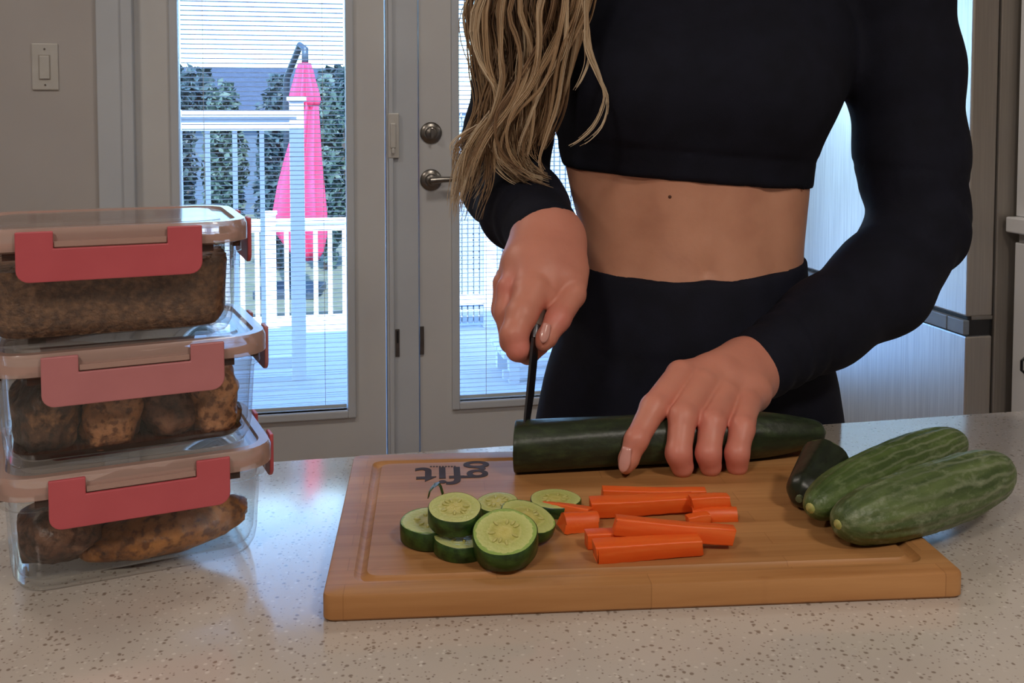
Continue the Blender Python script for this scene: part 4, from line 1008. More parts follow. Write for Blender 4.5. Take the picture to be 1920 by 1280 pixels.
class Field:
    def __init__(s, lo, hi, h):
        s.lo = np.array(lo, np.float64); s.h = h
        s.n = np.ceil((np.array(hi) - s.lo) / h).astype(int) + 1
        s.d = np.full(tuple(s.n), 1.0, np.float32)
        s.ax = [(s.lo[i] + h * np.arange(s.n[i])).astype(np.float32) for i in range(3)]
    def sub(s, lo, hi):
        i0 = np.clip(np.floor((np.array(lo) - s.lo) / s.h).astype(int), 0, s.n); i1 = np.clip(np.ceil((np.array(hi) - s.lo) / s.h).astype(int) + 1, 0, s.n)
        sl = tuple(slice(a, b) for a, b in zip(i0, i1))
        X = s.ax[0][sl[0]][:, None, None]; Y = s.ax[1][sl[1]][None, :, None]; Z = s.ax[2][sl[2]][None, None, :]
        return sl, X, Y, Z
    def merge(s, fn, lo, hi, k):
        m = 0.03 + k
        sl, X, Y, Z = s.sub(np.array(lo) - m, np.array(hi) + m)
        a = s.d[sl]
        if a.size == 0: return
        b = np.broadcast_to(fn(X, Y, Z), a.shape)
        if k > 0:
            hh = np.maximum(k - np.abs(a - b), 0) / k
            s.d[sl] = np.minimum(a, b) - hh * hh * k * 0.25
        else: s.d[sl] = np.minimum(a, b)
    def fill(s, prims):
        for pr in prims:
            if pr[0] == 'c': s.cone(*pr[1:])
            elif pr[0] == 'e': s.ell(*pr[1:])
            elif pr[0] == 't': s.torso(pr[1], pr[2])
    def cone(s, a, b, ra, rb, k):
        a = np.array(a, float); b = np.array(b, float); r = max(ra, rb)
        ab = b - a; L2 = max(1e-9, float(ab @ ab))
        def fn(X, Y, Z):
            t = ((X - a[0]) * ab[0] + (Y - a[1]) * ab[1] + (Z - a[2]) * ab[2]) / L2
            t = np.clip(t, 0, 1)
            return (np.sqrt((X - a[0] - ab[0] * t) ** 2 + (Y - a[1] - ab[1] * t) ** 2 + (Z - a[2] - ab[2] * t) ** 2) - (ra + (rb - ra) * t)).astype(np.float32)
        s.merge(fn, np.minimum(a, b) - r, np.maximum(a, b) + r, k)
    def ell(s, c, rad, R, k):
        c = np.array(c, float); Ri = np.array(R.to_3x3().transposed()); rad = np.array(rad, float); r = rad.max()
        def fn(X, Y, Z):
            dx, dy, dz = X - c[0], Y - c[1], Z - c[2]
            q = [(Ri[i, 0] * dx + Ri[i, 1] * dy + Ri[i, 2] * dz) for i in range(3)]
            k0 = np.sqrt(sum((q[i] / rad[i]) ** 2 for i in range(3))); k1 = np.sqrt(sum((q[i] / rad[i] ** 2) ** 2 for i in range(3))) + 1e-6
            return (k0 * (k0 - 1) / k1).astype(np.float32)
        s.merge(fn, c - r, c + r, k)
    def torso(s, secs, k):
        """secs: rows (z, cx, cy, a, b), z ascending"""
        T = np.array(secs, float); T = T[np.argsort(T[:, 0])]
        zs = np.linspace(T[0, 0], T[-1, 0], 200)
        def cub(col):   # smooth interpolation
            v = np.interp(zs, T[:, 0], T[:, col]); ker = np.hanning(17); ker /= ker.sum()
            return np.convolve(np.pad(v, 8, mode='edge'), ker, 'valid')
        C = [cub(i) for i in range(1, 5)]
        def fn(X, Y, Z):
            cx, cy, a, b = [np.interp(Z, zs, c).astype(np.float32) for c in C]
            x, y = X - cx, Y - cy
            f = np.sqrt((x / a) ** 2 + (y / b) ** 2) + 1e-6; g = np.sqrt((x / a ** 2) ** 2 + (y / b ** 2) ** 2) + 1e-6
            d = f * (f - 1) / g
            dz = np.maximum(Z - T[-1, 0], T[0, 0] - Z)
            return np.maximum(d, dz).astype(np.float32)
        lo = [(T[:, 1] - T[:, 3]).min(), (T[:, 2] - T[:, 4]).min(), T[0, 0]]; hi = [(T[:, 1] + T[:, 3]).max(), (T[:, 2] + T[:, 4]).max(), T[-1, 0]]
        s.merge(fn, lo, hi, k)
    def mesh(s, smooth=2):
        d = s.d; sg = d < 0
        c = np.zeros(tuple(s.n - 1), np.int8)
        for i in (0, 1):
            for j in (0, 1):
                for k in (0, 1): c += sg[i:s.n[0]-1+i, j:s.n[1]-1+j, k:s.n[2]-1+k]
        I = np.argwhere((c > 0) & (c < 8)); idx = np.full(c.shape, -1, np.int64); idx[tuple(I.T)] = np.arange(len(I))
        corner = {}
        for i in (0, 1):
            for j in (0, 1):
                for k in (0, 1): corner[(i, j, k)] = d[I[:, 0] + i, I[:, 1] + j, I[:, 2] + k]
        acc = np.zeros((len(I), 3)); cnt = np.zeros(len(I))
        for a in corner:
            for axd in range(3):
                if a[axd] == 0:
                    b = list(a); b[axd] = 1; b = tuple(b)
                    va, vb = corner[a], corner[b]; m = (va < 0) != (vb < 0)
                    t = np.where(m, va / np.where(m, va - vb, 1), 0)
                    p = np.zeros((len(I), 3)); p[:] = a; p[:, axd] += t
                    acc[m] += p[m]; cnt[m] += 1
        V = s.lo + (I + acc / cnt[:, None]) * s.h
        Q = []
        for ax in range(3):
            u, w = (ax + 1) % 3, (ax + 2) % 3
            sl0 = [slice(None)] * 3; sl1 = [slice(None)] * 3; sl0[ax] = slice(0, -1); sl1[ax] = slice(1, None)
            A, B = sg[tuple(sl0)], sg[tuple(sl1)]
            E = np.argwhere(A != B); E = E[(E[:, u] > 0) & (E[:, w] > 0) & (E[:, u] < s.n[u] - 1) & (E[:, w] < s.n[w] - 1)]
            flip = A[tuple(E.T)]
            def cell(du, dw):
                q = E.copy(); q[:, u] -= du; q[:, w] -= dw; return idx[tuple(q.T)]
            q = np.stack([cell(1, 1), cell(0, 1), cell(0, 0), cell(1, 0)], 1)
            q[~flip] = q[~flip][:, ::-1]
            Q.append(q)
        Q = np.concatenate(Q); Q = Q[(Q >= 0).all(1)]
        e = np.concatenate([Q[:, [0, 1]], Q[:, [1, 2]], Q[:, [2, 3]], Q[:, [3, 0]]])
        for _ in range(smooth):
            sm = np.zeros_like(V); ct = np.zeros(len(V))
            np.add.at(sm, e[:, 0], V[e[:, 1]]); np.add.at(ct, e[:, 0], 1); np.add.at(sm, e[:, 1], V[e[:, 0]]); np.add.at(ct, e[:, 1], 1)
            V = 0.5 * V + 0.5 * sm / np.maximum(ct, 1)[:, None]
        return V, Q
def np_mesh(name, parts, m, parent):
    V = np.concatenate([p[0] for p in parts]); off = 0; Q = []
    for p in parts: Q.append(p[1] + off); off += len(p[0])
    Q = np.concatenate(Q)
    me = bpy.data.meshes.new(name)
    me.vertices.add(len(V)); me.vertices.foreach_set('co', V.astype(np.float32).ravel())
    me.loops.add(Q.size); me.loops.foreach_set('vertex_index', Q.astype(np.int32).ravel())
    me.polygons.add(len(Q)); me.polygons.foreach_set('loop_start', np.arange(0, Q.size, 4, dtype=np.int32))
    me.polygons.foreach_set('use_smooth', np.ones(len(Q), bool))
    me.update(calc_edges=True); me.validate()
    me.materials.append(MATS[m]); o = bpy.data.objects.new(name, me); COL.objects.link(o); adopt(o, parent)
    return o

D0 = 1.10
SEC = []    # (py, xl, xr, depth half, centre depth)
for py, xl, xr, b, Dc in [(-150, 1240, 1400, 0.050, 1.13), (-110, 1180, 1450, 0.055, 1.13), (-60, 1090, 1545, 0.072, 1.125), (20, 1050, 1592, 0.088, 1.12), (120, 1040, 1600, 0.098, 1.115), (200, 1042, 1565, 0.098, 1.11),
                          (255, 1050, 1532, 0.093, 1.105), (310, 1060, 1518, 0.088, 1.10), (370, 1072, 1514, 0.084, 1.095), (430, 1088, 1507, 0.083, 1.092), (485, 1092, 1502, 0.086, 1.09), (540, 1076, 1506, 0.092, 1.09),
                          (600, 1058, 1525, 0.100, 1.092), (650, 1042, 1545, 0.105, 1.095), (700, 1026, 1560, 0.108, 1.10), (790, 1008, 1574, 0.110, 1.105), (900, 1002, 1580, 0.105, 1.11), (960, 1010, 1570, 0.09, 1.11)]:
    a, c = P(xl, py, Dc), P(xr, py, Dc)
    SEC.append((a.z, (a.x + c.x) / 2, Dc, (c.x - a.x) / 2, b))
I3 = Matrix.Identity(3)
TORSO = [('t', SEC, 0.0)]
hipc = P(1291, 900, 1.11)
LEGS = []
for sgn, px in ((-1, 1150), (1, 1430)):
    h = P(px, 890, 1.11)
    LEGS += [('c', h, (h.x + 0.004 * sgn, 1.10, 0.50), 0.078, 0.050, 0.03), ('c', (h.x + 0.004 * sgn, 1.10, 0.50), (h.x + 0.006 * sgn, 1.125, 0.33), 0.049, 0.050, 0.03), ('c', (h.x + 0.006 * sgn, 1.125, 0.33), (h.x + 0.008 * sgn, 1.115, 0.085), 0.049, 0.030, 0.03)]
FEET = []
for sgn, px in ((-1, 1150), (1, 1430)):
    h = P(px, 890, 1.11); x = h.x + 0.008 * sgn
    FEET += [('c', (x, 1.115, 0.10), (x, 1.13, 0.03), 0.030, 0.030, 0.02), ('c', (x, 1.13, 0.03), (x + 0.012 * sgn, 0.985, 0.025), 0.028, 0.026, 0.02), ('e', (x + 0.016 * sgn, 0.965, 0.018), (0.04, 0.05, 0.018), I3, 0.02)]
BUST = [('e', P(1215, 165, 1.045), (0.066, 0.058, 0.060), I3, 0.05), ('e', P(1425, 170, 1.045), (0.066, 0.058, 0.060), I3, 0.05)]
# arms
LA = [(P(1600, -75, 1.125), 0.050), (P(1672, -20, 1.125), 0.056), (P(1693, 130, 1.12), 0.056), (P(1708, 290, 1.11), 0.052), (P(1719, 425, 1.09), 0.0465), (P(1650, 535, 1.045), 0.046), (P(1545, 606, 1.0), 0.038), (P(1400, 700, 0.94), 0.0275)]
RA = [(P(1075, -75, 1.13), 0.050), (P(1010, -30, 1.14), 0.055), (P(980, 130, 1.17), 0.049), (P(952, 260, 1.19), 0.045), (P(944, 345, 1.18), 0.043), (P(980, 388, 1.085), 0.041), (P(1025, 440, 0.985), 0.031)]
def chain(C, k): return [('c', C[i][0], C[i + 1][0], C[i][1], C[i + 1][1], k) for i in range(len(C) - 1)]
ARMS = chain(LA, 0.02) + chain(RA, 0.02)
hd = P(1270, -345, 1.10)
HEAD = [('c', P(1320, -120, 1.13), (hd.x + 0.005, hd.y + 0.02, hd.z - 0.07), 0.056, 0.050, 0.03),
        ('e', (hd.x, hd.y + 0.012, hd.z + 0.03), (0.074, 0.092, 0.098), I3, 0.02), ('e', (hd.x, hd.y - 0.022, hd.z - 0.045), (0.056, 0.062, 0.072), I3, 0.03),
        ('c', (hd.x, hd.y - 0.086, hd.z + 0.015), (hd.x, hd.y - 0.104, hd.z - 0.022), 0.008, 0.011, 0.012), ('e', (hd.x, hd.y - 0.079, hd.z - 0.060), (0.024, 0.010, 0.010), I3, 0.008),
        ('e', (hd.x - 0.074, hd.y + 0.012, hd.z - 0.005), (0.008, 0.018, 0.030), I3, 0.006), ('e', (hd.x + 0.074, hd.y + 0.012, hd.z - 0.005), (0.008, 0.018, 0.030), I3, 0.006)]

# hands: chains of (px, py, depth, radius) joints
def hc(pts, k): 
    q = [(P(a, b, c), r) for a, b, c, r in pts]
    return [('c', q[i][0], q[i + 1][0], q[i][1], q[i + 1][1], k if i == 0 else 0.004) for i in range(len(q) - 1)]
LH = []
W = (1404, 700, 0.945)
for pts in ([(1395, 690, .94, .024), (1330, 706, .905, .019), (1275, 703, .880, .0125)],
            [(1395, 690, .94, .024), (1350, 712, .900, .020), (1318, 722, .874, .0132)],
            [(1400, 695, .94, .024), (1375, 728, .898, .019), (1358, 742, .872, .0130)],
            [(1408, 705, .94, .023), (1408, 735, .898, .0175), (1398, 758, .870, .0122)]):
    LH += hc(pts, 0.014)
LH += hc([(1277, 703, .880, .0128), (1226, 764, .838, .0112), (1193, 825, .815, .0094), (1178, 862, .810, .0078), (1173, 876, .808, .0055)], 0.008)
LH += hc([(1318, 722, .874, .0132), (1280, 783, .829, .0114), (1272, 850, .812, .0102), (1279, 874, .814, .0094)], 0.008)
LH += hc([(1358, 742, .872, .0130), (1335, 793, .831, .0110), (1328, 850, .815, .0100), (1332, 873, .817, .0092)], 0.008)
LH += hc([(1400, 758, .870, .0122), (1391, 803, .834, .0104), (1382, 850, .819, .0096), (1382, 872, .821, .0090)], 0.008)
LH += hc([(1370, 715, .935, .018), (1318, 745, .925, .015), (1270, 785, .915, .0115), (1240, 810, .905, .009)], 0.012)
RH = []
for pts in ([(1028, 448, .985, .027), (1012, 495, .945, .024), (990, 545, .912, .0150)],
            [(1022, 448, .985, .027), (990, 500, .945, .022), (958, 540, .925, .0128)],
            [(1015, 448, .985, .026), (985, 495, .955, .020), (948, 530, .945, .0118)],
            [(1045, 450, .985, .025), (1060, 495, .955, .020), (1068, 528, .935, .0150)],
            [(1035, 460, .98, .026), (1035, 525, .935, .022), (1020, 555, .915, .0150)]):
    RH += hc(pts, 0.016)
RH += hc([(1000, 545, .912, .0165), (978, 590, .892, .0140), (964, 628, .880, .0122), (971, 655, .876, .0100), (984, 663, .884, .0085)], 0.006)     # index
RH += hc([(956, 542, .925, .0122), (950, 585, .915, .0112), (960, 640, .905, .0105), (990, 662, .900, .0095), (1012, 648, .905, .0085)], 0.006)      # middle
RH += hc([(948, 532, .945, .0115), (944, 580, .938, .0108), (962, 635, .930, .0100), (1000, 655, .925, .0090)], 0.006)
RH += hc([(950, 520, .962, .0110), (950, 570, .958, .0100), (975, 620, .950, .0090), (1005, 635, .945, .0085)], 0.006)
TH_ = hc([(1075, 508, .948, .0150), (1072, 552, .922, .0125), (1046, 598, .896, .0112), (1024, 634, .882, .0088), (1018, 645, .879, .0066)], 0.012)

def hand_mesh(sets, pad=0.03, h=0.0014):
    allp = [p for s in sets for p in s]
    pts = np.array([list(p[1]) for p in allp] + [list(p[2]) for p in allp])
    lo, hi = pts.min(0) - pad, pts.max(0) + pad
    F_ = None
    for s in sets:
        f = Field(lo, hi, h); f.fill(s)
        if F_ is None: F_ = f
        else:
            k = 0.0025; a, b = F_.d, f.d; hh = np.maximum(k - np.abs(a - b), 0) / k; F_.d = np.minimum(a, b) - hh * hh * k * 0.25
    return F_.mesh(2)
wr = lambda C, r: ('c', C[-2][0] + (C[-1][0] - C[-2][0]) * 0.55, C[-1][0], 0.030, r, 0.01)
# fingers are unioned finger by finger, so that the gaps between them stay open
def split(S, palm_n, fingers):
    out = [S[:palm_n]]; i = palm_n
    for n in fingers: out.append(S[i:i + n]); i += n
    return out
LS = split(LH, 8, [4, 3, 3, 3, 3]); LS[0] = LS[0] + [('c', LA[-2][0] * 0.4 + LA[-1][0] * 0.6, LA[-1][0], 0.027, 0.025, 0.012)]
RS = split(RH, 10, [4, 4, 3, 3]) + [TH_]; RS[0] = RS[0] + [('c', RA[-2][0] * 0.4 + RA[-1][0] * 0.6, RA[-1][0], 0.031, 0.028, 0.012)]
hand_l = hand_mesh(LS); hand_r = hand_mesh(RS)

person = thing('person', 'woman in a black cropped top and leggings slicing a cucumber', 'person', Vector((hipc.x, 1.11, 0)))
# skin: torso with abdomen relief
bf = Field((-0.32, 0.86, -0.01), (0.64, 1.36, 1.80), 0.006)
bf.fill(TORSO + BUST + LEGS + FEET + chain(LA[:5], 0.02) + chain(RA[:5], 0.02) + HEAD)
ff = Field((-0.32, 0.86, -0.01), (0.64, 1.36, 1.80), 0.006); ff.fill(chain(LA[4:], 0.02) + chain(RA[4:], 0.02)); bf.d = np.minimum(bf.d, ff.d)
sl, X, Y, Z = bf.sub((-0.1, 0.9, 0.95), (0.5, 1.1, 1.2))
cxm = P(1322, 450, 1.02).x
zn = P(1322, 505, 1.02).z
bf.d[sl] += 0.0040 * np.exp(-((X - cxm) / 0.010) ** 2) * (Y < 1.08)
bf.d[sl] += 0.004 * np.exp(-((X - cxm) / 0.006) ** 2 - ((Z - zn) / 0.010) ** 2) * (Y < 1.08)
for sx in (-1, 1):
    bf.d[sl] += 0.0032 * np.exp(-((X - cxm - sx * 0.068) / 0.016) ** 2) * (Y < 1.06)
tv = bf.mesh(2)
body = np_mesh('body', [tv, hand_l, hand_r], 'skin', person)
# redder fingers and knuckles as the skin itself
co = np.zeros(len(body.data.vertices) * 3, np.float32); body.data.vertices.foreach_get('co', co); co = co.reshape(-1, 3)
red = np.zeros(len(co), np.float32); nb = len(tv[0]); red[nb:] = 0.40
for a_, b_, c_, s_ in [(1226, 760, .845, .012), (1193, 822, .818, .010), (1280, 795, .83, .012), (1335, 800, .83, .012), (1391, 808, .835, .012), (1272, 862, .81, .013), (1330, 862, .812, .013), (1382, 862, .818, .013), (975, 655, .872, .015), (1046, 600, .89, .012), (958, 540, .92, .014)]:
    p_ = np.array(P(a_, b_, c_)); red[nb:] += 0.45 * np.exp(-((co[nb:] - p_) ** 2).sum(1) / s_ ** 2)
at = body.data.attributes.new('red', 'FLOAT', 'POINT'); at.data.foreach_set('value', np.clip(red, 0, 1))

# clothing: shells around the body, ended by hems
hemL, hemM, hemR = P(1058, 312, 1.10), P(1300, 343, 1.01), P(1515, 352, 1.09)
hem_n = (hemM - hemL).cross(hemR - hemL).normalized()
if hem_n.z < 0: hem_n = -hem_n
def plane(X, Y, Z, p, n): return (X - p.x) * n.x + (Y - p.y) * n.y + (Z - p.z) * n.z
tf = Field((-0.32, 0.88, 0.93), (0.64, 1.34, 1.52), 0.004)
tf.fill(TORSO + BUST + ARMS)
sl, X, Y, Z = tf.sub((-9, -9, -9), (9, 9, 9))
dh = plane(X, Y, Z, hemL, hem_n)
tf.d -= 0.0035
# hem band seam
band = (dh < 0.030) & (np.abs(X - 0.18) < 0.22)
tf.d += np.where(band, 0.0, -0.0008) 
tf.d += 0.0016 * np.exp(-((dh - 0.030) / 0.0022) ** 2)
# folds at the elbow, cuffs and under the arm
def folds(d, C, i, fr, amp, lo_, hi_):
    a, b = np.array(C[i][0]), np.array(C[i + 1][0]); ab = b - a; L = np.linalg.norm(ab); ab /= L
    s_ = (X - a[0]) * ab[0] + (Y - a[1]) * ab[1] + (Z - a[2]) * ab[2]
    dist = np.sqrt(np.maximum(0, (X - a[0] - ab[0] * s_) ** 2 + (Y - a[1] - ab[1] * s_) ** 2 + (Z - a[2] - ab[2] * s_) ** 2))
    w = np.clip((s_ - lo_ * L) / 0.02, 0, 1) * np.clip((hi_ * L - s_) / 0.02, 0, 1) * (dist < 0.075)
    ph = s_ * fr + 9 * X + 14 * Z + 6 * np.sin(20 * X + 17 * Y)
    d += (amp * np.sin(ph) * w).astype(np.float32)
folds(tf.d, LA, 6, 160, 0.0016, 0.15, 0.95); folds(tf.d, LA, 3, 130, 0.0018, 0.3, 1.2); folds(tf.d, LA, 4, 110, 0.0018, -0.2, 0.8); folds(tf.d, RA, 5, 150, 0.0014, 0.0, 0.8); folds(tf.d, RA, 4, 120, 0.0016, 0, 1)
def cut(C, back, tilt):
    """region beyond the cuff"""
    b = np.array(C[-1][0]); a = np.array(C[-2][0]); n = (b - a) / np.linalg.norm(b - a); n = n + np.array(tilt); n /= np.linalg.norm(n)
    p = b - n * back
    s_ = (X - p[0]) * n[0] + (Y - p[1]) * n[1] + (Z - p[2]) * n[2]
    near = np.sqrt((X - b[0]) ** 2 + (Y - b[1]) ** 2 + (Z - b[2]) ** 2) < 0.12
    return np.where(near, s_, -1)
neck = Z - P(1320, -155, 1.1).z
torso_zone = (X > P(1035, 300, 1.1).x - 0.004) & (X < P(1560, 300, 1.1).x) & (Z > 1.0)
hem = np.where((np.abs(X - 0.18) < 0.165) & (Y > 0.985), -dh, -1.0)
cuff_l = cut(LA, -0.004, (0.0, 0.0, -0.15)); cuff_r = cut(RA, -0.002, (0.1, -0.1, -0.45))
# the forearm that crosses in front of the belly keeps its sleeve: only torso material is cut by the hem
arm_only = Field((-0.32, 0.88, 0.93), (0.64, 1.34, 1.52), 0.004); arm_only.fill(ARMS); arm_only.d -= 0.0035
folds(arm_only.d, LA, 6, 160, 0.0016, 0.15, 0.95); folds(arm_only.d, LA, 3, 130, 0.0018, 0.3, 1.2); folds(arm_only.d, LA, 4, 110, 0.0018, -0.2, 0.8); folds(arm_only.d, RA, 5, 150, 0.0014, 0.0, 0.8); folds(arm_only.d, RA, 4, 120, 0.0016, 0, 1)
tors = np.maximum(np.maximum(tf.d, -dh), neck)
low = dh < 0.02
full = np.where(low, np.minimum(np.maximum(tf.d, -dh), arm_only.d), np.maximum(tf.d, neck))
full = np.maximum(np.maximum(full, cuff_l), cuff_r)
tf.d = full.astype(np.float32)
np_mesh('crop_top', [tf.mesh(2)], 'knit_navy', person)
# leggings
wl, wm, wr_ = P(1092, 487, 1.09), P(1290, 526, 1.006), P(1503, 476, 1.09)
wn_ = (wm - wl).cross(wr_ - wl).normalized()
if wn_.z < 0: wn_ = -wn_
lf = Field((-0.02, 0.94, 0.06), (0.42, 1.26, 1.16), 0.005)
lf.fill(TORSO + LEGS); sl, X, Y, Z = lf.sub((-9, -9, -9), (9, 9, 9))
dw = plane(X, Y, Z, wl, wn_)
lf.d = np.maximum(np.maximum(lf.d - 0.003 - 0.0008 * (dw > -0.075), dw), 0.09 - Z).astype(np.float32)
lf.d += 0.0012 * np.exp(-((dw + 0.075) / 0.0025) ** 2).astype(np.float32)
np_mesh('leggings', [lf.mesh(2)], 'legging_navy', person)
# nails
def nail(a, b, w, side, name='fingernail'):
    A, B = P(*a), P(*b); M, L = frame_from(A, B, up=side)
    mb = MB(); rings = []
    for i in range(9):
        x = i / 8; ww = w * (0.75 + 0.5 * x if x < 0.5 else 1.0) * (math.sqrt(max(0.02, 1 - max(0, (x - 0.5) / 0.5) ** 2.2)))
        rings.append([(x * L, ww * math.sin(q), 0.6 * ww * (math.cos(q) - 0.55) + 0.0008) for q in np.linspace(-1.15, 1.15, 7)] + [(x * L, ww * 0.9 * math.sin(q), 0.6 * ww * (math.cos(q) - 0.55)) for q in np.linspace(1.15, -1.15, 7)])
    mb.loft(rings).build(name, 'nail', person, smooth=True, M=M)
def to_cam(px, py, D): return (Vector((0, 0, CAMZ)) - P(px, py, D)).normalized()
nail((1176, 838, .8045), (1167, 886, .801), 0.0056, to_cam(1172, 860, .8) + Vector((-0.35, 0, 0.1)))
nail((1026, 607, .8765), (1017, 643, .869), 0.0050, to_cam(1022, 620, .87) + Vector((0.25, 0, 0.1)))
# mole
pm = P(1256, 369, 1.02)
bvh_p = pm
from mathutils.bvhtree import BVHTree
bm_ = BVHTree.FromPolygons([tuple(v) for v in tv[0]], [tuple(q) for q in tv[1]])
def hit(px, py):
    r = ray(px, py).normalized(); h = bm_.ray_cast(Vector((0, 0, CAMZ)), r)
    return h[0], h[1]
hp, hn = hit(1256, 369)
if hp is not None:
    m = MB(); M, _ = frame_from(hp, hp + hn)
    m.loft([[(x, 0.0019 * k * math.cos(a), 0.0019 * k * math.sin(a)) for a in [2 * math.pi * j / 10 for j in range(10)]] for x, k in ((-0.0006, 1), (0.0003, 0.9), (0.0006, 0.4))], M)
    m.build('mole', 'mole', person, smooth=True)
# eyes and lips (outside the frame)
for sx in (-1, 1):
    m = MB(); c0 = Vector((hd.x + sx * 0.031, hd.y - 0.070, hd.z + 0.012))
    m.loft([[(c0.x + 0.0125 * math.sin(f) * math.cos(a), c0.y - 0.0125 * math.cos(f), c0.z + 0.0125 * math.sin(f) * math.sin(a)) for a in [2 * math.pi * j / 14 for j in range(14)]] for f in np.linspace(0.02, 3.1, 9)])
    m.build('eye', 'eye_white', person, smooth=True)
    MB().cyl((c0.x, c0.y - 0.0118, c0.z), (c0.x, c0.y - 0.0128, c0.z), 0.0055, 14).build('iris', 'iris', person)
m = MB(); m.tube([(hd.x - 0.022, hd.y - 0.083, hd.z - 0.060), (hd.x - 0.008, hd.y - 0.090, hd.z - 0.058), (hd.x + 0.008, hd.y - 0.090, hd.z - 0.058), (hd.x + 0.022, hd.y - 0.083, hd.z - 0.060)], [0.001, 0.005, 0.005, 0.001], 8)
m.build('lips', 'lips', person, smooth=True)

# ---------------------------------------------------------------- hair
def hair_mat():
    m, nt, b = newmat('hair')
    at = nd(nt, 'ShaderNodeAttribute', attribute_name='tone')
    c = ramp(nt, at.outputs['Fac'], [(0.0, rgb(92, 70, 52)), (0.35, rgb(146, 114, 84)), (0.7, rgb(190, 160, 124)), (1.0, rgb(222, 202, 172))])
    nt.links.new(c, b.inputs['Base Color']); b.inputs['Roughness'].default_value = 0.42
    b.inputs['Specular IOR Level'].default_value = 0.6; b.inputs['Anisotropic'].default_value = 0.5
hair_mat()
def catmull(pts, n):
    pts = np.array(pts, float); q = np.vstack([2 * pts[0] - pts[1], pts, 2 * pts[-1] - pts[-2]])
    t = np.linspace(0, len(pts) - 1 - 1e-6, n); i = t.astype(int); f = (t - i)[:, None]
    p0, p1, p2, p3 = q[i], q[i + 1], q[i + 2], q[i + 3]
    return 0.5 * (2 * p1 + (p2 - p0) * f + (2 * p0 - 5 * p1 + 4 * p2 - p3) * f ** 2 + (3 * p1 - p0 - 3 * p2 + p3) * f ** 3)
hz_ = hd.z
def hair_mesh(name, locks, parent):
    VV, QQ, TT = [], [], []; off = 0
    for pts, spread, n, rad, tone, tip in locks:
        N = 30; n = int(n * 2.2) if n > 12 else n; rad = rad * 0.62 if n > 12 else rad * 0.8
        sub = [(np.clip(rng.normal(size=3), -1.3, 1.3) * spread * 0.6, 0.26 * rng.normal(), rng.random() * 6.28, 0.003 + 0.005 * rng.random(), 0.15 + 0.08 * rng.random()) for _ in range(max(2, n // 14))]
        base = catmull(pts, N)
        for s in range(n):
            t = np.linspace(0, 1, N)[:, None]
            ang = rng.random() * 6.283; rr2 = math.sqrt(rng.random())
            o = np.array([math.cos(ang) * rr2, math.sin(ang) * rr2 * 0.6, 0.0]) * spread
            taper = 1 - (1 - tip) * np.clip((t - 0.35) / 0.65, 0, 1)
            ph = rng.random() * 6.283; am = spread * (0.03 + 0.07 * rng.random()); fq = 1 + 1.5 * rng.random()
            tw = ang + 2.5 * t
            offv = np.concatenate([np.cos(tw) * rr2 * spread, np.sin(tw) * rr2 * spread * 0.6, np.zeros_like(t)], 1)
            c = base + offv * taper + np.concatenate([am * np.sin(fq * 6.283 * t * 0.6 + ph), am * np.cos(fq * 5 * t + ph) * 0.6, np.zeros_like(t)], 1) * (0.3 + t)
            so, stn, sph, sam, swl = sub[int(rng.random() * len(sub))]
            c = base + (c - base) * 0.55 + so[None] * [1, 0.5, 0] * taper
            if n > 12:
                wv = sam * np.sin(6.283 * (c[:, 2] - hz_) / swl + sph) * np.clip((hz_ - 0.12 - c[:, 2]) / 0.1, 0, 1)
                c[:, 0] += wv; c[:, 1] += 0.7 * sam * np.cos(6.283 * (c[:, 2] - hz_) / swl + sph * 1.7)
            c[:, 2] += (rng.random() - 0.5) * spread * 1.2
            end = 1 - 0.30 * rng.random() ** 1.3 if n > 16 else 1 - 0.12 * rng.random()
            m_ = max(8, int(N * end)); c = c[:m_]
            tan = np.gradient(c, axis=0); tan /= np.linalg.norm(tan, axis=1)[:, None] + 1e-9
            u = np.cross(tan, [0, 1, 0.01]); u /= np.linalg.norm(u, axis=1)[:, None] + 1e-9; v = np.cross(tan, u)
            r = rad * (0.7 + 0.6 * rng.random()) * (1 - 0.75 * np.linspace(0, 1, m_)[:, None] ** 2.5)
            ring = np.stack([c + u * r * 1.3, c + v * r, c - u * r * 1.3, c - v * r], 1).reshape(-1, 3)
            VV.append(ring); tv_ = np.clip(tone + stn + 0.10 * rng.normal(), 0, 1) + 0.25 * np.linspace(-0.3, 0.6, m_)
            TT.append(np.repeat(np.clip(tv_, 0, 1), 4))
            i = np.arange(m_ - 1)[:, None] * 4; j = np.arange(4)[None]; k = (j + 1) % 4
            QQ.append((np.stack([i + j, i + k, i + 4 + k, i + 4 + j], 2).reshape(-1, 4)) + off); off += len(ring)
    o = np_mesh(name, [(np.concatenate(VV), np.concatenate(QQ))], 'hair', parent)
    at = o.data.attributes.new('tone', 'FLOAT', 'POINT'); at.data.foreach_set('value', np.concatenate(TT).astype(np.float32))
    return o
hx, hy, hz_ = hd.x, hd.y, hd.z
def lk(px_list, d0, d1, start, spread, n, rad, tone, tip):
    k = len(px_list); pts = [start]
    if start is not None:
        mid = P(px_list[0][0] * 0.75 + 0.25 * 1180, -160, d0 + 0.01); pts = [start, tuple(mid)]
    else: pts = []
    for i, (a, b) in enumerate(px_list):
        pts.append(tuple(P(a, b, d0 + (d1 - d0) * i / (k - 1))))
    return ([tuple(p) for p in pts], spread, n, rad, tone, tip)
top_ = lambda dx, dy: (hx + dx, hy + dy, hz_ + 0.125)
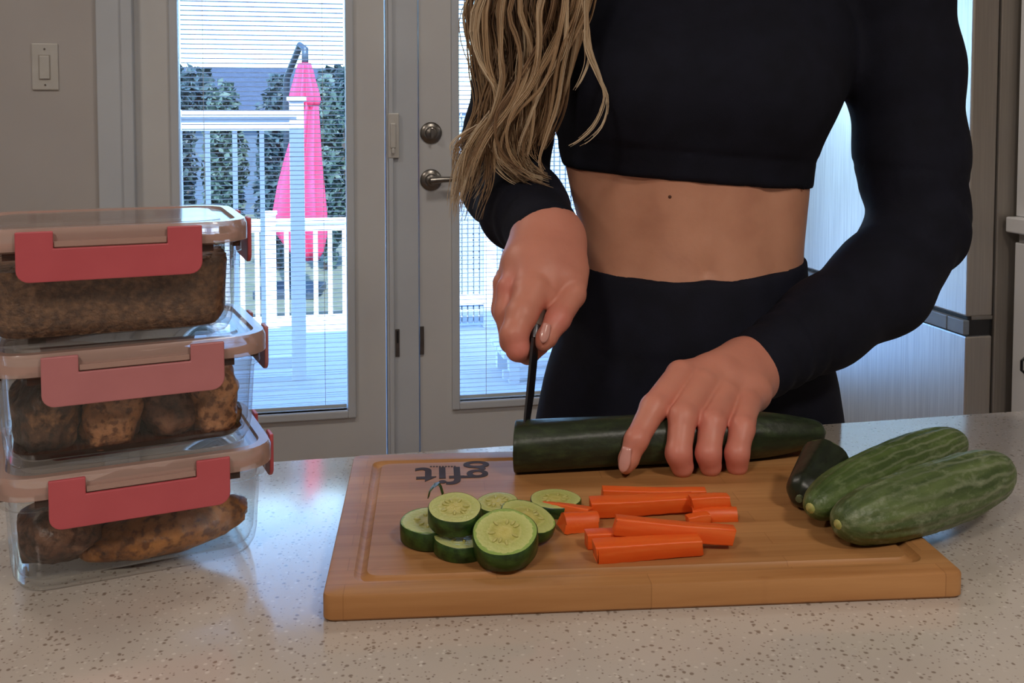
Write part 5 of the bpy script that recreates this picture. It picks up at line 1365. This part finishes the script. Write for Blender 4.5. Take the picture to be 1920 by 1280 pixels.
LK = [
 lk([(905, -10), (900, 60), (912, 130), (925, 190), (905, 240), (878, 285), (866, 350), (860, 420)], 1.06, 1.05, top_(-0.03, 0.02), 0.015, 50, 0.00085, 0.62, 0.5),
 lk([(925, 0), (920, 80), (938, 160), (936, 215), (906, 265), (885, 310), (870, 370)], 1.05, 1.045, top_(-0.02, 0.0), 0.014, 55, 0.00085, 0.5, 0.4),
 lk([(955, 0), (960, 90), (955, 165), (936, 235), (938, 285), (968, 322), (1005, 338), (1034, 348)], 1.04, 1.03, top_(-0.02, -0.02), 0.017, 70, 0.0009, 0.4, 0.22),
 lk([(985, 0), (990, 80), (980, 150), (955, 210), (945, 258), (958, 300), (990, 328), (1022, 340)], 1.03, 1.03, top_(-0.01, 0.02), 0.018, 70, 0.0009, 0.42, 0.3),
 lk([(1018, 0), (1018, 70), (1005, 130), (990, 195), (978, 250), (985, 290), (1008, 318)], 1.02, 1.03, top_(-0.01, 0.0), 0.018, 70, 0.0009, 0.36, 0.3),
 lk([(1050, 0), (1045, 60), (1035, 130), (1015, 200), (998, 255), (990, 290)], 1.01, 1.03, top_(0.0, 0.01), 0.016, 60, 0.0009, 0.38, 0.35),
 lk([(1080, -5), (1070, 50), (1052, 115), (1035, 185), (1015, 245), (1004, 275)], 1.0, 1.02, top_(0.0, -0.02), 0.012, 50, 0.0009, 0.45, 0.35),
 lk([(1098, -5), (1082, 50), (1062, 110), (1045, 165), (1034, 200)], 0.985, 1.01, top_(0.005, 0.0), 0.006, 24, 0.0009, 0.5, 0.4),
 lk([(1106, -50), (1103, 30), (1098, 90), (1113, 140), (1129, 185), (1122, 232), (1100, 260), (1074, 276)], 0.965, 0.965, top_(0.01, -0.02), 0.0035, 14, 0.0007, 0.7, 0.5),
 lk([(1095, 60), (1102, 110), (1090, 150), (1075, 175)], 0.97, 0.975, None, 0.004, 5, 0.0005, 0.6, 0.6),
 lk([(940, 170), (905, 228), (870, 252), (850, 270), (848, 286), (862, 300)], 1.045, 1.04, None, 0.006, 10, 0.0005, 0.9, 1.0),
 lk([(930, 200), (892, 255), (868, 305), (858, 360), (852, 420)], 1.04, 1.04, None, 0.012, 16, 0.0005, 0.9, 1.0),
 lk([(935, 210), (905, 270), (890, 330), (872, 380), (868, 410)], 1.035, 1.03, None, 0.012, 14, 0.0005, 0.85, 1.0),
 lk([(950, 230), (925, 290), (915, 330), (895, 370)], 1.03, 1.03, None, 0.012, 10, 0.0005, 0.8, 1.0),
]
LK += [
 lk([(1072, 0), (1062, 45), (1035, 110), (1000, 165), (960, 205), (938, 245), (940, 285), (968, 318), (1010, 338)], 0.985, 1.01, top_(0.005, -0.015), 0.004, 18, 0.0008, 0.66, 0.4),
 lk([(1030, 0), (1020, 60), (1000, 120), (972, 175), (944, 215), (935, 262), (948, 300), (985, 326)], 0.99, 1.01, top_(0, -0.015), 0.005, 18, 0.0008, 0.6, 0.4),
 lk([(908, 0), (905, 110), (925, 165), (930, 205), (900, 245), (878, 285), (866, 340), (858, 400)], 1.02, 1.02, top_(-0.03, -0.015), 0.005, 20, 0.0008, 0.8, 0.6),
 lk([(935, 0), (925, 90), (935, 150), (928, 210), (905, 260), (888, 300)], 1.01, 1.015, top_(-0.025, -0.015), 0.004, 16, 0.0008, 0.72, 0.6),
 lk([(972, 0), (985, 80), (975, 140), (948, 200), (915, 250), (895, 300), (885, 345)], 1.0, 1.01, top_(-0.015, -0.015), 0.004, 16, 0.0008, 0.62, 0.6),
 lk([(1090, 0), (1075, 60), (1055, 120), (1035, 190), (1012, 250), (1000, 300), (1015, 328)], 0.985, 1.01, top_(0.005, -0.015), 0.004, 16, 0.0008, 0.55, 0.5),
 lk([(1050, 0), (1050, 90), (1025, 150), (1005, 215), (985, 265), (975, 300)], 0.985, 1.01, top_(0, -0.015), 0.004, 16, 0.0008, 0.2, 0.5),
]
# crown and the far side of the head (above the frame)
for k in range(18):
    a = math.pi * (0.08 + 0.84 * k / 17)
    x0, y0 = 0.088 * math.cos(a), 0.035 + 0.105 * math.sin(a)
    LK.append(([(hx, hy + 0.01, hz_ + 0.13), (hx + x0 * 0.7, hy + y0 * 0.7, hz_ + 0.105), (hx + x0 * 1.02, hy + y0, hz_ + 0.02), (hx + x0 * 0.95, hy + y0, hz_ - 0.08), (hx + x0 * 0.9 - 0.01, hy + y0 * 0.95 + 0.02, hz_ - 0.17), (hx + x0 * 0.9, hy + 0.16, hz_ - 0.25)], 0.02, 26, 0.0012, 0.45, 0.6))
hair_mesh('hair', LK, person)

# ---------------------------------------------------------------- knife
mat('blade_steel', rgb(96, 96, 100), 0.3, 0.9, c2=rgb(86, 86, 90), scale=40)
mat('knife_handle', rgb(140, 132, 124), 0.35, 0.6, c2=rgb(128, 120, 112), scale=40)
kb, kt = P(998, 640, .8755), P(982, 800, .818)
xk = (kt - kb).normalized(); side = Vector((1, -0.25, 0.12)); side = (side - xk * side.dot(xk)).normalized(); dn = xk.cross(side).normalized()
if dn.z > 0: dn = -dn
MK = Matrix((xk, side, dn)).transposed().to_4x4(); MK.translation = kb
Lk = (kt - kb).length
kn = thing('kitchen_knife', 'dark steel kitchen knife in the hand, cutting into the cucumber', 'knife', MK, local=True)
mb = MB(); rings = []
for x, w, th in ((-0.004, 0.020, 0.0012), (0.0, 0.021, 0.0012), (Lk * 0.5, 0.021, 0.0010), (Lk * 0.85, 0.016, 0.0009), (Lk + 0.006, 0.008, 0.0007), (Lk + 0.012, 0.0015, 0.0004)):
    rings.append([(x, th, 0), (x, th * 0.8, w * 0.6), (x, 0.0001, w), (x, -0.0001, w), (x, -th * 0.8, w * 0.6), (x, -th, 0)])
mb.loft(rings).build('blade', 'blade_steel', kn)
mb = MB(); mb.loft([[(x, r * 0.9 * math.cos(a), 0.009 + r * 1.25 * math.sin(a)) for a in [2 * math.pi * j / 14 for j in range(14)]] for x, r in ((-0.006, 0.0055), (-0.012, 0.0068), (-0.018, 0.0075))]); mb.build('bolster', 'blade_steel', kn, auto=40)
mb = MB(); mb.loft([[(x, r * 0.95 * math.cos(a), 0.009 + r * 1.35 * math.sin(a)) for a in [2 * math.pi * j / 14 for j in range(14)]] for x, r in ((-0.018, 0.0075), (-0.04, 0.008), (-0.06, 0.0078), (-0.075, 0.0082), (-0.08, 0.006))]); mb.build('handle', 'knife_handle', kn, auto=40)
for xr in (-0.03, -0.05, -0.068):
    MB().cyl((xr, -0.0082, 0.009), (xr, 0.0082, 0.009), 0.002, 8).build('rivet', 'blade_steel', kn)
for o in list(bpy.data.objects):
    if '_local' in o: del o['_local']
